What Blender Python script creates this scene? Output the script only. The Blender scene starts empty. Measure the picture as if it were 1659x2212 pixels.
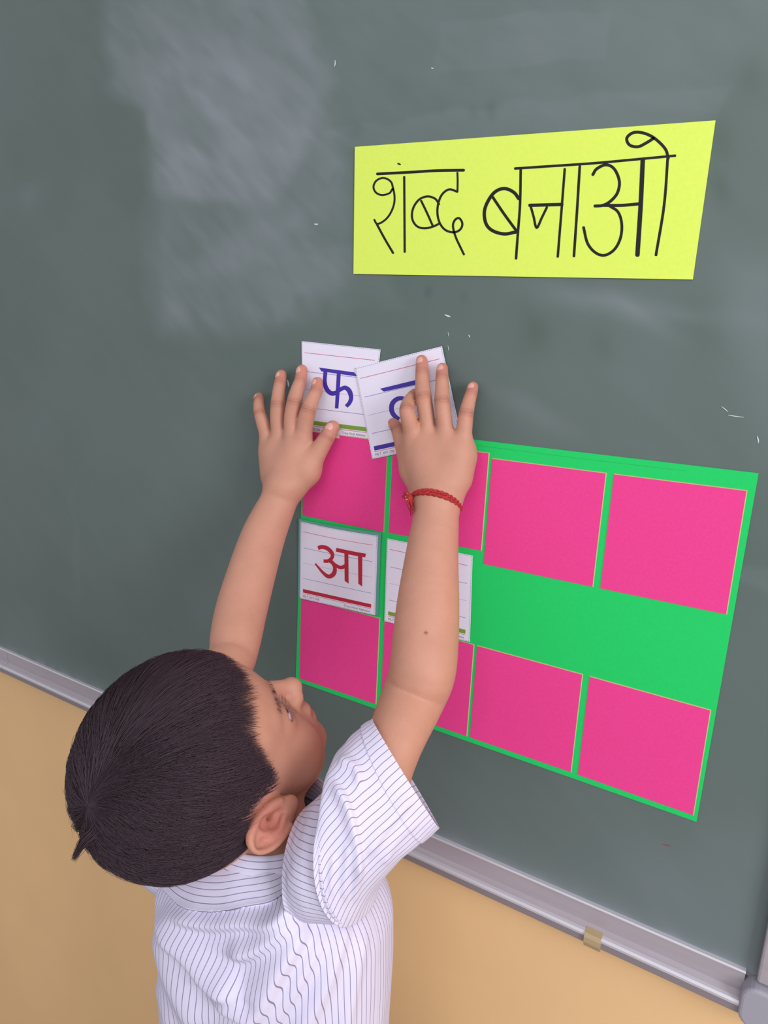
import bpy, math, random
import numpy as np
from mathutils import Vector, Matrix
from mathutils.geometry import tessellate_polygon

random.seed(7); rng = np.random.RandomState(7)
scene = bpy.context.scene
COL = scene.collection

# ------------------------------------------------------------------ camera
FPX = 1531.5; PPX, PPY = 829.5, 1106.0
W = np.array([[0.85198, 0.15674, -0.49956], [0.52173, -0.17434, 0.83511], [0.0438, -0.97213, -0.23031]])
CAM = np.array([0.0, -0.584, 1.40])
cam_data = bpy.data.cameras.new('camera'); cam = bpy.data.objects.new('camera', cam_data); COL.objects.link(cam)
cam_data.sensor_fit = 'VERTICAL'; cam_data.sensor_height = 36.0
cam_data.lens = FPX / 2212 * 36.0; cam_data.clip_start = 0.02; cam_data.clip_end = 50
xa = Vector(W[:, 0]); ya = -Vector(W[:, 1]); za = -Vector(W[:, 2])
cam.matrix_world = Matrix(((xa.x, ya.x, za.x, CAM[0]), (xa.y, ya.y, za.y, CAM[1]), (xa.z, ya.z, za.z, CAM[2]), (0, 0, 0, 1)))
scene.camera = cam

# ------------------------------------------------------------------ exposure, world, lights
scene.view_settings.view_transform = 'Standard'; scene.view_settings.look = 'None'
scene.view_settings.exposure = 0.2; scene.view_settings.gamma = 1.0
scene.view_settings.use_curve_mapping = False
world = bpy.data.worlds.new('world'); scene.world = world; world.use_nodes = True
bg = world.node_tree.nodes['Background']; bg.inputs[0].default_value = (0.95, 0.93, 1.0, 1); bg.inputs[1].default_value = 0.57

def area(name, loc, target, sx, sy, power, color):
    d = bpy.data.lights.new(name, 'AREA'); d.shape = 'RECTANGLE'; d.size = sx; d.size_y = sy; d.energy = power; d.color = color
    o = bpy.data.objects.new(name, d); COL.objects.link(o); o.location = loc
    o.rotation_euler = (Vector(target) - Vector(loc)).to_track_quat('-Z', 'Y').to_euler()
    return o
area('window_light', (1.45, -0.95, 1.72), (-0.15, -0.05, 1.05), 0.7, 0.9, 21, (0.97, 0.96, 1.0))
area('ceiling_tube_light', (0.35, -1.45, 2.15), (-0.3, -0.1, 1.1), 1.2, 0.35, 8, (0.98, 0.97, 1.0))

# ------------------------------------------------------------------ helpers
def P(px, py, off=0.0):
    """world point seen at a photo pixel, at distance off from the board surface (y = 0)"""
    r = W @ np.array([(px - PPX) / FPX, (py - PPY) / FPX, 1.0])
    return CAM + r * ((0.584 - off) / r[1])
def depth(p):
    return float((W.T @ (np.asarray(p) - CAM))[2])
def PR(px, py, off, half):
    p = P(px, py, off); return p, half * depth(p) / FPX
def proj(pts):
    c = (np.asarray(pts) - CAM) @ W
    return np.stack([PPX + FPX * c[:, 0] / c[:, 2], PPY + FPX * c[:, 1] / c[:, 2]], 1)

def mat(name, color, rough=0.6, spec=0.35, **kw):
    m = bpy.data.materials.new(name); m.use_nodes = True
    b = m.node_tree.nodes['Principled BSDF']
    b.inputs['Base Color'].default_value = (*color, 1); b.inputs['Roughness'].default_value = rough
    b.inputs['Specular IOR Level'].default_value = spec
    for k, v in kw.items(): b.inputs[k.replace('_', ' ')].default_value = v
    return m
def srgb(r, g, b):
    f = lambda c: (c / 255 / 12.92) if c / 255 <= 0.04045 else ((c / 255 + 0.055) / 1.055) ** 2.4
    return (f(r), f(g), f(b))
def noise_mix(m, scale, amt, detail=6, bump=0.0, bscale=None, coord='Object', stretch=(1, 1, 1)):
    """multiply the base colour by a soft noise and add fine relief"""
    nt = m.node_tree; N = nt.nodes; L = nt.links; b = N['Principled BSDF']
    tc = N.new('ShaderNodeTexCoord'); mp = N.new('ShaderNodeMapping'); mp.inputs['Scale'].default_value = stretch
    L.new(tc.outputs[coord], mp.inputs['Vector'])
    nz = N.new('ShaderNodeTexNoise'); nz.inputs['Scale'].default_value = scale; nz.inputs['Detail'].default_value = detail
    L.new(mp.outputs[0], nz.inputs['Vector'])
    mr = N.new('ShaderNodeMapRange'); mr.inputs['From Min'].default_value = 0.25; mr.inputs['From Max'].default_value = 0.75
    mr.inputs['To Min'].default_value = 1 - amt; mr.inputs['To Max'].default_value = 1 + amt
    L.new(nz.outputs['Fac'], mr.inputs['Value'])
    mx = N.new('ShaderNodeVectorMath'); mx.operation = 'SCALE'
    src = b.inputs['Base Color']
    if src.is_linked:
        L.new(src.links[0].from_socket, mx.inputs[0])
    else:
        mx.inputs[0].default_value = src.default_value[:3]
    L.new(mr.outputs[0], mx.inputs['Scale']); L.new(mx.outputs[0], src)
    if bump:
        n2 = N.new('ShaderNodeTexNoise'); n2.inputs['Scale'].default_value = bscale or scale * 4; n2.inputs['Detail'].default_value = 4
        L.new(mp.outputs[0], n2.inputs['Vector'])
        bp = N.new('ShaderNodeBump'); bp.inputs['Strength'].default_value = bump; bp.inputs['Distance'].default_value = 0.001
        L.new(n2.outputs['Fac'], bp.inputs['Height']); L.new(bp.outputs[0], b.inputs['Normal'])
    return m

def tagit(o, label=None, cat=None, group=None, kind=None):
    if label: o['label'] = label
    if cat: o['category'] = cat
    if group: o['group'] = group
    if kind: o['kind'] = kind
    return o
def empty(name, loc, label, cat, group=None):
    o = bpy.data.objects.new(name, None); COL.objects.link(o); o.location = Vector(loc); o.empty_display_size = 0.03
    return tagit(o, label, cat, group)
def wloc(o):
    v = Vector((0, 0, 0))
    while o is not None: v += o.location; o = o.parent
    return np.array(v)
def mk(name, verts, faces, m, parent=None, smooth=False, attrs=None):
    """one mesh object from world-space vertices"""
    verts = np.asarray(verts, float)
    base = wloc(parent) if parent is not None else np.zeros(3)
    me = bpy.data.meshes.new(name)
    if isinstance(faces, np.ndarray):
        nf, k = faces.shape; v = (verts - base).astype(np.float32)
        me.vertices.add(len(v)); me.vertices.foreach_set('co', v.ravel())
        me.loops.add(nf * k); me.loops.foreach_set('vertex_index', faces.astype(np.int32).ravel())
        me.polygons.add(nf); me.polygons.foreach_set('loop_start', np.arange(nf, dtype=np.int32) * k)
        me.update(calc_edges=True)
    else:
        me.from_pydata([tuple(v) for v in (verts - base)], [], [tuple(f) for f in faces])
    for mm in (m if isinstance(m, (list, tuple)) else [m]): me.materials.append(mm)
    if smooth: me.polygons.foreach_set('use_smooth', [True] * len(me.polygons))
    if attrs:
        for an, arr in attrs.items():
            if arr.ndim == 2:
                a = me.attributes.new(an, 'FLOAT_COLOR', 'POINT')
                c = np.ones((len(verts), 4), np.float32); c[:, :arr.shape[1]] = arr; a.data.foreach_set('color', c.ravel())
            else:
                a = me.attributes.new(an, 'FLOAT', 'POINT'); a.data.foreach_set('value', arr.astype(np.float32))
    me.update(); me.validate()
    o = bpy.data.objects.new(name, me); COL.objects.link(o)
    if parent is not None: o.parent = parent
    return o
def box(name, x0, x1, y0, y1, z0, z1, m, parent=None, bevel=0.0):
    v = [(x, y, z) for x in (x0, x1) for y in (y0, y1) for z in (z0, z1)]
    f = [(0, 1, 3, 2), (4, 6, 7, 5), (0, 4, 5, 1), (2, 3, 7, 6), (0, 2, 6, 4), (1, 5, 7, 3)]
    o = mk(name, v, f, m, parent)
    if bevel:
        b = o.modifiers.new('bevel', 'BEVEL'); b.width = bevel; b.segments = 2
    return o
def grid_faces(nu, nv, closed_u=False):
    i, j = np.meshgrid(np.arange(nv - 1), np.arange(nu if closed_u else nu - 1), indexing='ij')
    a = i * nu + j; b = i * nu + (j + 1) % nu
    return np.stack([a, b, b + nu, a + nu], -1).reshape(-1, 4)
def catmull(pts, n):
    pts = np.asarray(pts, float); m = len(pts)
    if m < 3: 
        t = np.linspace(0, 1, n)[:, None]; return pts[0] * (1 - t) + pts[-1] * t
    q = np.vstack([2 * pts[0] - pts[1], pts, 2 * pts[-1] - pts[-2]])
    t = np.linspace(0, m - 1 - 1e-6, n); i = t.astype(int); u = (t - i)[:, None]
    a, b, c, d = q[i], q[i + 1], q[i + 2], q[i + 3]
    return 0.5 * (2 * b + (c - a) * u + (2 * a - 5 * b + 4 * c - d) * u ** 2 + (3 * b - a - 3 * c + d) * u ** 3)

# flat print lying on a sheet: a ribbon of changing width, or a filled outline; pixel outlines go to the plane of the board
def ribbon_geo(px, widths, off, smooth=True, cap=True):
    px = np.asarray(px, float); w = np.broadcast_to(np.asarray(widths, float), (len(px),))
    if smooth and len(px) > 2:
        q = catmull(np.column_stack([px, w]), (len(px) - 1) * 7 + 1)
        px, w = q[:, :2], q[:, 2]
    d = np.gradient(px, axis=0); d /= np.linalg.norm(d, axis=1)[:, None] + 1e-9
    nrm = np.column_stack([-d[:, 1], d[:, 0]])
    if cap:
        e0 = px[0] - d[0] * w[0] * .32; e1 = px[-1] + d[-1] * w[-1] * .32
        px = np.vstack([e0, px, e1]); w = np.r_[w[0] * .55, w, w[-1] * .55]; nrm = np.vstack([nrm[0], nrm, nrm[-1]])
    l = px + nrm * w[:, None] / 2; r = px - nrm * w[:, None] / 2; n = len(px)
    vs = [P(x, y, off) for x, y in l] + [P(x, y, off) for x, y in r]
    fs = [(i, i + 1, n + i + 1, n + i) for i in range(n - 1)]
    return vs, fs
def merge(parts):
    V, F = [], []
    for v, f in parts:
        b = len(V); V += [tuple(x) for x in v]; F += [tuple(i + b for i in q) for q in f]
    return V, F
def poly_geo(px, off):
    vs = [P(x, y, off) for x, y in px]
    tr = tessellate_polygon([[Vector((x, y, 0)) for x, y in px]])
    return vs, [tuple(t) for t in tr]

def slab(name, corners, off0, off1, m, parent, bow=0.0, n=1, inset_mat=None, rim=0.0):
    """thin sheet from 4 photo-pixel corners (TL,TR,BR,BL) between two distances from the board; bow lifts its top edge"""
    c = [P(x, y, 0) for x, y in corners]
    V = []; F = []
    for side, off in ((0, off1), (1, off0)):
        for i in range(n + 1):
            for j in range(n + 1):
                s, t = j / n, i / n
                p = (c[0] * (1 - s) + c[1] * s) * (1 - t) + (c[3] * (1 - s) + c[2] * s) * t
                p = p.copy(); p[1] = -(off + bow * (1 - t) ** 2 * math.sin(math.pi * s) ** 1)
                V.append(p)
    k = (n + 1) ** 2; idx = lambda i, j: i * (n + 1) + j
    for i in range(n):
        for j in range(n):
            a, b, d, e = idx(i, j), idx(i, j + 1), idx(i + 1, j + 1), idx(i + 1, j)
            F.append((a, e, d, b)); F.append((a + k, b + k, d + k, e + k))
    for i in range(n):
        for a, b in ((idx(0, i), idx(0, i + 1)), (idx(n, i + 1), idx(n, i)), (idx(i + 1, 0), idx(i, 0)), (idx(i, n), idx(i + 1, n))):
            F.append((a, b, b + k, a + k))
    return mk(name, V, F, m, parent)

# ------------------------------------------------------------------ materials
M = {}
M['wall'] = noise_mix(mat('wall_paint', srgb(236, 196, 143), 0.62, 0.3), 5, 0.045, 5, bump=0.25, bscale=60)
M['ceiling'] = mat('ceiling_white', (0.75, 0.75, 0.75), 0.9)
M['floor'] = noise_mix(mat('floor_tile', srgb(170, 165, 158), 0.4), 8, 0.08)
M['alu'] = noise_mix(mat('brushed_aluminium', srgb(182, 174, 180), 0.42, 0.5, Metallic=0.35), 160, 0.05, 4, stretch=(0.06, 1, 1))
M['alu_lip'] = mat('highlit_aluminium_lip', srgb(208, 206, 212), 0.35, 0.5, Metallic=0.3)  # highlight along the tray lips, put into a paler copy of the metal
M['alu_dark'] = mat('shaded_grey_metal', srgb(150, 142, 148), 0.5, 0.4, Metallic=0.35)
M['plastic'] = mat('grey_plastic', srgb(158, 156, 166), 0.5, 0.4)
M['brown'] = mat('brown_tape', srgb(178, 158, 122), 0.6)
M['yellow'] = noise_mix(mat('yellow_card', srgb(218, 240, 100), 0.72, 0.2), 420, 0.025)
M['green'] = noise_mix(mat('green_card', srgb(36, 204, 102), 0.75, 0.18), 420, 0.03)
M['pink'] = noise_mix(mat('pink_card', srgb(233, 68, 144), 0.8, 0.15), 500, 0.05, bump=0.2, bscale=1500)
M['edge'] = mat('cut_paper_edge', srgb(196, 172, 120), 0.8, 0.1)
M['ink'] = mat('black_marker', (0.008, 0.009, 0.01), 0.5, 0.3)
M['white'] = noise_mix(mat('white_card', srgb(232, 228, 244), 0.6, 0.25), 300, 0.012)
M['redink'] = mat('red_print', srgb(186, 38, 62), 0.55)
M['blueink'] = mat('violet_blue_print', srgb(66, 50, 160), 0.55)
M['greenink'] = mat('olive_green_print', srgb(122, 162, 58), 0.55)
M['redline'] = mat('thin_red_print', srgb(205, 80, 100), 0.55)
M['blueline'] = mat('thin_blue_print', srgb(120, 124, 186), 0.55)
M['greyline'] = mat('thin_grey_print', srgb(165, 165, 190), 0.55)
M['text'] = mat('grey_print', srgb(90, 84, 98), 0.55)
M['dash'] = mat('dash_print', srgb(96, 92, 110), 0.55)
M['laminate'] = mat('teal_plastic_film', srgb(96, 160, 148), 0.2, 0.6)
M['chalk'] = mat('chalk', srgb(205, 210, 210), 0.95, 0.05)
M['tape'] = mat('masking_tape', srgb(232, 208, 170), 0.7)

# ------------------------------------------------------------------ structure
def struct(o): o['kind'] = 'structure'; return o
struct(box('floor', -3.2, 2.6, -4.0, 0.03, -0.1, 0, M['floor']))
struct(box('wall_back', -3.2, 2.6, 0.02, 0.14, 0, 3.1, M['wall']))

# ------------------------------------------------------------------ chalkboard
BX1 = P(1647, 2080, 0)[0]; BX0 = -2.35; BZ0 = P(820, 1754, 0)[2]; BZ1 = 2.12
print('board right', BX1, 'bottom', BZ0)
board = empty('chalkboard', (-1.1, 0, BZ0), 'large dark green chalkboard smeared with pale chalk dust, mounted on the ochre wall', 'chalkboard')

def seg_dist(p, poly):
    """signed-ish distance from 2-D points to an open polyline (sign by side) and the position along it"""
    best = np.full(len(p), 1e9); sg = np.zeros(len(p)); tt = np.zeros(len(p)); n = len(poly) - 1
    for i in range(n):
        a, b = np.array(poly[i], float), np.array(poly[i + 1], float); ab = b - a
        t = np.clip(((p - a) @ ab) / (ab @ ab), 0, 1); d = p - (a + t[:, None] * ab)
        dd = np.hypot(d[:, 0], d[:, 1]); m = dd < best
        best[m] = dd[m]; sg[m] = np.sign(ab[0] * d[m, 1] - ab[1] * d[m, 0]); tt[m] = (i + t[m]) / n
    return best, sg, tt
def inside(p, poly):
    x, y = p[:, 0], p[:, 1]; r = np.zeros(len(p), bool); n = len(poly)
    for i in range(n):
        (x1, y1), (x2, y2) = poly[i], poly[(i + 1) % n]
        if y1 == y2: continue
        c = ((y1 > y) != (y2 > y)) & (x < (x2 - x1) * (y - y1) / (y2 - y1) + x1); r ^= c
    return r
def sdpoly(p, poly):
    d, _, _ = seg_dist(p, list(poly) + [poly[0]]); return np.where(inside(p, poly), -d, d)
def vnoise(p, scale, seed):
    """2-D value noise"""
    r = np.random.RandomState(seed); T = r.rand(256, 256); q = p / scale + 100
    i = np.floor(q).astype(int); f = q - i; f = f * f * (3 - 2 * f)
    a = T[i[:, 0] % 256, i[:, 1] % 256]; b = T[(i[:, 0] + 1) % 256, i[:, 1] % 256]
    c = T[i[:, 0] % 256, (i[:, 1] + 1) % 256]; d = T[(i[:, 0] + 1) % 256, (i[:, 1] + 1) % 256]
    return (a * (1 - f[:, 0]) + b * f[:, 0]) * (1 - f[:, 1]) + (c * (1 - f[:, 0]) + d * f[:, 0]) * f[:, 1]
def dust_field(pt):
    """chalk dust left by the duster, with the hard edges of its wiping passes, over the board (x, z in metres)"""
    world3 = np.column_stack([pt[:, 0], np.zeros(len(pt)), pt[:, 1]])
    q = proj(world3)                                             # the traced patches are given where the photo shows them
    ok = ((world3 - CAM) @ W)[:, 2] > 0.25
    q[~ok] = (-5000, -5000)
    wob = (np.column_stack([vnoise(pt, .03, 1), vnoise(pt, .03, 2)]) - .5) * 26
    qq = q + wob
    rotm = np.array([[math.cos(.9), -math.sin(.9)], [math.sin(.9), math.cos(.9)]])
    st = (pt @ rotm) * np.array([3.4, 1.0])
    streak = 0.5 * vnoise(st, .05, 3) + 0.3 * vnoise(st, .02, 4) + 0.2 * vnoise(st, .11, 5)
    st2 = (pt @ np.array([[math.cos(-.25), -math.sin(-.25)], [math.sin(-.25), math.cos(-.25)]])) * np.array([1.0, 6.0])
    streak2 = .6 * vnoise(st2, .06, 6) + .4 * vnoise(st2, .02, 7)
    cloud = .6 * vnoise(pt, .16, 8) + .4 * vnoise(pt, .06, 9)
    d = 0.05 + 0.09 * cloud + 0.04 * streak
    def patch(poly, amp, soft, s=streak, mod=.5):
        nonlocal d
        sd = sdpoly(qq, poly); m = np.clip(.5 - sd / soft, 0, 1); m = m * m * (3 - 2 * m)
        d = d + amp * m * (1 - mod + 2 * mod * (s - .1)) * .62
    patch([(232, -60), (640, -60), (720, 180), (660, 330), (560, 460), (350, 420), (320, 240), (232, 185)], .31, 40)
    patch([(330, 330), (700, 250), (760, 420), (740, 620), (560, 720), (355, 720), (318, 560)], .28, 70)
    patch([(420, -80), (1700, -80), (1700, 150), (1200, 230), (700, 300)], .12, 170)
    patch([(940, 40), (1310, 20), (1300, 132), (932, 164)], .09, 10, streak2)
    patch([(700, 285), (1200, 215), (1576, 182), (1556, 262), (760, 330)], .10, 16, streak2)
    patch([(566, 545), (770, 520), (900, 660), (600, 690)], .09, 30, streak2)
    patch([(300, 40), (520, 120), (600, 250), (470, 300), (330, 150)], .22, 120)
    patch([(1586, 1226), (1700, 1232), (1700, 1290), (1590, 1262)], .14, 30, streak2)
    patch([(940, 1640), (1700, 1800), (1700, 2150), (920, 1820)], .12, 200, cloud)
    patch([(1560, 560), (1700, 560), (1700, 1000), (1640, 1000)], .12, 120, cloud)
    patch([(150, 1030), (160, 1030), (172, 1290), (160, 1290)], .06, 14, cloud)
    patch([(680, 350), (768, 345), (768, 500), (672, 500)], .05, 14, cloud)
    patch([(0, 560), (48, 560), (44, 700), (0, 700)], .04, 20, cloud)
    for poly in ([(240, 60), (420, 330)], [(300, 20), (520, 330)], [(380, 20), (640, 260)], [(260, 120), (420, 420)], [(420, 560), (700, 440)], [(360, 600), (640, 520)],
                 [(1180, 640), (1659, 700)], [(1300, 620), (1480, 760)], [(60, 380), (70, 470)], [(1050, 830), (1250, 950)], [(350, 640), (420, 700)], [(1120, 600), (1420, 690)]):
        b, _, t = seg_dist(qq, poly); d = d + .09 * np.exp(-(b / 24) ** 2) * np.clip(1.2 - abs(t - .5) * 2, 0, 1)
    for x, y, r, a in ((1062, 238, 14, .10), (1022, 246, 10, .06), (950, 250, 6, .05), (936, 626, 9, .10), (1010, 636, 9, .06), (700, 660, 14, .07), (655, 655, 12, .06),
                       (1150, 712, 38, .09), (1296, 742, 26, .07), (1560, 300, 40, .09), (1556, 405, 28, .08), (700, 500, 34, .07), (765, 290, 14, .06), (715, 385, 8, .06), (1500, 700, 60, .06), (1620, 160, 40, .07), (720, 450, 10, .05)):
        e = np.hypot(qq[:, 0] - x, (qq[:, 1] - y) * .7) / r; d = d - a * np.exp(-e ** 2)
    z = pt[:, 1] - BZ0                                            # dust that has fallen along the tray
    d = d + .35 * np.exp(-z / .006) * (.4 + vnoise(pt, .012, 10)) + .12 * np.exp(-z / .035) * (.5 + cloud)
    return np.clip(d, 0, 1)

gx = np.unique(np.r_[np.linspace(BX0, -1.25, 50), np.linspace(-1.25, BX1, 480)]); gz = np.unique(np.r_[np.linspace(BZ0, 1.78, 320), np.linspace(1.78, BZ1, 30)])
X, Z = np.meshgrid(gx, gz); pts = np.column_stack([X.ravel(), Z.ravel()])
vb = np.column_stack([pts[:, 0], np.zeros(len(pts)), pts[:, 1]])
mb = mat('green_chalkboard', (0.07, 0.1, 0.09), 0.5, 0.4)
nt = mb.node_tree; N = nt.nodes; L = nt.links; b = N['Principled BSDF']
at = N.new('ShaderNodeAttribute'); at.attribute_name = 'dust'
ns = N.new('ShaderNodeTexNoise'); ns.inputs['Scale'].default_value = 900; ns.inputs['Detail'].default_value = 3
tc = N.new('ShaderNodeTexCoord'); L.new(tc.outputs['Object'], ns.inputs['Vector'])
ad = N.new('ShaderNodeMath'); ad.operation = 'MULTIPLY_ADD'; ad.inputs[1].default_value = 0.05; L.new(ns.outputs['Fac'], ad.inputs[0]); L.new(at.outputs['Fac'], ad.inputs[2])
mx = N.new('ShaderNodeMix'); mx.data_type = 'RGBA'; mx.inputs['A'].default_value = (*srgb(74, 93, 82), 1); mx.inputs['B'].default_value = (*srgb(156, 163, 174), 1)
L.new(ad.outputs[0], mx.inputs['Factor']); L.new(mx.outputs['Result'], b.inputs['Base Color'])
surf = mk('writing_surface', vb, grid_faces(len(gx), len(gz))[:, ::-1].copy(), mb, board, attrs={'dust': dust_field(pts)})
box('backing_panel', BX0, BX1, 0.0004, 0.018, BZ0 - 0.004, BZ1, M['alu_dark'], board)
# chalk tray: an aluminium channel run along the bottom edge
def extrude_x(name, prof, x0, x1, m, parent, nx=2):
    prof = np.array(prof); n = len(prof); V = [];
    for x in (x0, x1): V += [(x, y, z) for y, z in prof]
    F = [(i, (i + 1) % n, n + (i + 1) % n, n + i) for i in range(n)] + [tuple(range(n))[::-1], tuple(range(n, 2 * n))]
    return mk(name, V, F, m, parent)
Z0 = BZ0
xt0, xt1 = BX0 - .004, P(1607, 2120, 0)[0]; xs = P(20, 1420, 0)[0]
for a, bb in ((xt0, xs - .0003), (xs + .0003, xt1)):
    extrude_x('chalk_tray', [(-.0025, Z0 + .0005), (-.0025, Z0 - .0185), (-.0085, Z0 - .0215), (-.0085, Z0 - .0240), (.016, Z0 - .0240), (.016, Z0 + .0005)], a, bb, M['alu'], board)
    extrude_x('tray_top_lip', [(-.0040, Z0 + .0026), (-.0048, Z0 + .0012), (-.0040, Z0 - .0004), (.0, Z0 - .0004), (.0, Z0 + .0026)], a, bb, M['alu_lip'], board)
    extrude_x('tray_front_lip', [(-.0080, Z0 - .0205), (-.0115, Z0 - .0208), (-.0128, Z0 - .0228), (-.0125, Z0 - .0252), (-.0060, Z0 - .0262), (-.0060, Z0 - .0235), (-.0076, Z0 - .0222)], a, bb, M['alu_lip'], board)
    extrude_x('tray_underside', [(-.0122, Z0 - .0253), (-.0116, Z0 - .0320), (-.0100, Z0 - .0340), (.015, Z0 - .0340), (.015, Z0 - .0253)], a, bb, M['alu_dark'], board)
# frame upright on the right and its rounded corner piece
box('frame_upright', BX1 - .002, BX1 + .022, -.009, .018, BZ0 + .001, BZ1, M['alu'], board, .002)
box('frame_top_rail', BX0, BX1 + .02, -.009, .018, BZ1, BZ1 + .022, M['alu'], board, .002)
box('frame_left_upright', BX0 - .02, BX0 + .002, -.009, .018, BZ0 + .001, BZ1, M['alu'], board, .002)
def rounded_plate(name, x0, x1, z0, z1, r, y0, y1, m, parent):
    pts = []
    for cx, cz, a0 in ((x1 - r, z0 + r, -90), (x1 - r, z1 - r, 0), (x0 + r, z1 - r, 90), (x0 + r, z0 + r, 180)):
        for k in range(7): a = math.radians(a0 + 15 * k); pts.append((cx + r * math.cos(a), cz + r * math.sin(a)))
    n = len(pts); V = [(x, y0, z) for x, z in pts] + [(x, y1, z) for x, z in pts]
    F = [tuple(range(n)), tuple(range(2 * n - 1, n - 1, -1))] + [(i + n, (i + 1) % n + n, (i + 1) % n, i) for i in range(n)]
    o = mk(name, V, F, m, parent); bv = o.modifiers.new('bevel', 'BEVEL'); bv.width = .003; bv.segments = 3; bv.limit_method = 'ANGLE'; return o
rounded_plate('corner_cap', xt1 - .001, BX1 + .03, BZ0 - .039, BZ0 - .0005, .012, -.016, .016, M['plastic'], board)
cl = P(1290, 1996, 0)
extrude_x('tray_clip', [(-.0132, Z0 - .0205), (-.0150, Z0 - .0240), (-.0145, Z0 - .0300), (-.011, Z0 - .0365), (.0, Z0 - .0365), (.0, Z0 - .0195)], cl[0] - .0075, cl[0] + .0075, M['brown'], board)
# stray chalk flecks stuck to the surface
for x, y, a, w, l in ((723, 137, 95, 4, 14), (967, 682, 20, 6, 12), (1013, 726, 80, 4, 5), (968, 722, 85, 2, 9), (968, 752, 85, 2, 10), (1590, 899, 8, 3, 34), (1566, 884, 40, 3, 18), (1637, 950, 80, 5, 14),
                      (934, 147, 0, 4, 5), (622, 828, 80, 7, 14), (683, 484, 0, 5, 8), (1440, 1826, 10, 2, 20)):
    c, s = math.cos(math.radians(a)), math.sin(math.radians(a))
    g = ribbon_geo([(x - c * l / 2, y - s * l / 2), (x + 1, y + .6), (x + c * l / 2, y + s * l / 2)], [w * .35, w * .6, w * .25], .0004)
    mk('chalk_fleck', g[0], g[1], M['redink'] if y == 1826 else M['chalk'], board)

# ------------------------------------------------------------------ yellow sign
SG = [(768, 318), (1546, 261), (1497, 604), (765, 592)]
sign = empty('paper_sign', P(765, 592, 0), 'bright yellow paper strip with a handwritten black two-word heading, stuck on the chalkboard', 'sign')
slab('sheet', SG, .0005, .0012, M['yellow'], sign)
def cs(pts, ox=740, oy=240, s=1.975): return [(ox + x / s, oy + y / s) for x, y in pts]
strokes = {
 'letter_sha': [([(147, 268), (300, 260), (400, 254), (518, 252)], 5), ([(217, 335), (206, 301), (175, 285), (145, 296), (132, 322), (142, 347), (168, 358), (200, 350), (215, 332), (222, 372), (215, 412), (195, 450), (168, 474), (146, 480), (135, 463)], 3.6),
                ([(146, 482), (180, 545), (216, 606)], 4), ([(263, 280), (264, 440), (265, 601)], 4)],
 'letter_ba_small': [([(412, 398), (395, 374), (362, 364), (326, 378), (301, 415), (297, 458), (316, 490), (348, 500), (385, 493), (412, 480)], 4), ([(335, 382), (360, 434), (385, 490)], 4)],
 'letter_da': [([(490, 262), (491, 300), (490, 345)], 3.6), ([(490, 344), (455, 334), (425, 355), (408, 395), (405, 440), (416, 480), (440, 508), (475, 517), (502, 505), (511, 480), (498, 457), (480, 464), (471, 490), (482, 535), (500, 575), (518, 612)], 4)],
 'letter_ba': [([(735, 245), (900, 234), (1075, 222), (1250, 206), (1420, 190)], 4.6), ([(760, 250), (757, 400), (748, 520), (740, 630)], 4.6),
               ([(752, 374), (730, 346), (690, 330), (650, 345), (620, 385), (605, 430), (612, 480), (640, 510), (690, 524), (742, 515)], 6), ([(640, 366), (690, 440), (745, 515)], 5)],
 'letter_na': [([(797, 402), (870, 400), (938, 398)], 6), ([(802, 404), (815, 450), (828, 498), (850, 455), (872, 410)], 4.4), ([(948, 246), (936, 400), (918, 622)], 4.4)],
 'vowel_sign_aa': [([(1012, 235), (1000, 430), (987, 620)], 4.8)],
 'letter_a': [([(1067, 272), (1085, 246), (1125, 229), (1160, 248), (1181, 300), (1172, 350), (1142, 385), (1110, 402), (1075, 405)], 5.4), ([(1110, 402), (1190, 402), (1272, 395)], 5.6),
              ([(1140, 405), (1175, 430), (1191, 480), (1186, 540), (1160, 590), (1118, 615), (1078, 603), (1045, 563), (1028, 495)], 5), ([(1281, 205), (1272, 400), (1258, 615)], 8)],
 'vowel_sign_o': [([(1388, 190), (1372, 400), (1337, 615)], 5), ([(1390, 202), (1376, 160), (1330, 115), (1282, 93), (1240, 92), (1213, 115), (1224, 144), (1260, 152), (1295, 136), (1327, 116)], 5.4)],
 'ink_dot': [([(236, 224), (240, 225), (246, 228)], 3)],
}
for nm, ss in strokes.items():
    g = merge([ribbon_geo(cs(p), w * 1.22, .00128 + .00003 * i) for i, (p, w) in enumerate(ss)])
    mk(nm, g[0], g[1], M['ink'], sign)

# ------------------------------------------------------------------ chart of pink squares
chart = empty('paper_chart', P(640, 1470, 0), 'bright green paper chart with two rows of four pink squares, stuck on the chalkboard', 'chart')
CH = [(657, 906), (1639, 1022), (1505, 1774), (640, 1470)]
slab('green_sheet', CH, .0004, .0010, M['green'], chart)
fo = P(1100, 965, 0)
g = ribbon_geo([(1030, 962), (1250, 990), (1480, 1017)], .8, .00102); mk('fold_line', g[0], g[1], mat('green_fold', srgb(30, 168, 84), .8), chart)
cols = [(-.4495, -.3475), (-.3425, -.2425), (-.2400, -.1390), (-.1335, -.0355)]
def square(x0, x1, z0, z1, dz):
    e = .0006; y0, y1 = -.0010, -.0016
    V = [(x0, y0, z0), (x1, y0, z0 + dz), (x1, y0, z1 + dz), (x0, y0, z1), (x0 + e, y1, z0 + e), (x1 - e, y1, z0 + e + dz), (x1 - e, y1, z1 - e + dz), (x0 + e, y1, z1 - e)]
    F = [(4, 5, 6, 7), (0, 1, 5, 4), (1, 2, 6, 5), (2, 3, 7, 6), (3, 0, 4, 7), (3, 2, 1, 0)]
    o = mk('pink_square', V, F, [M['pink'], M['edge']], chart)
    for p in o.data.polygons[1:5]: p.material_index = 1
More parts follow.
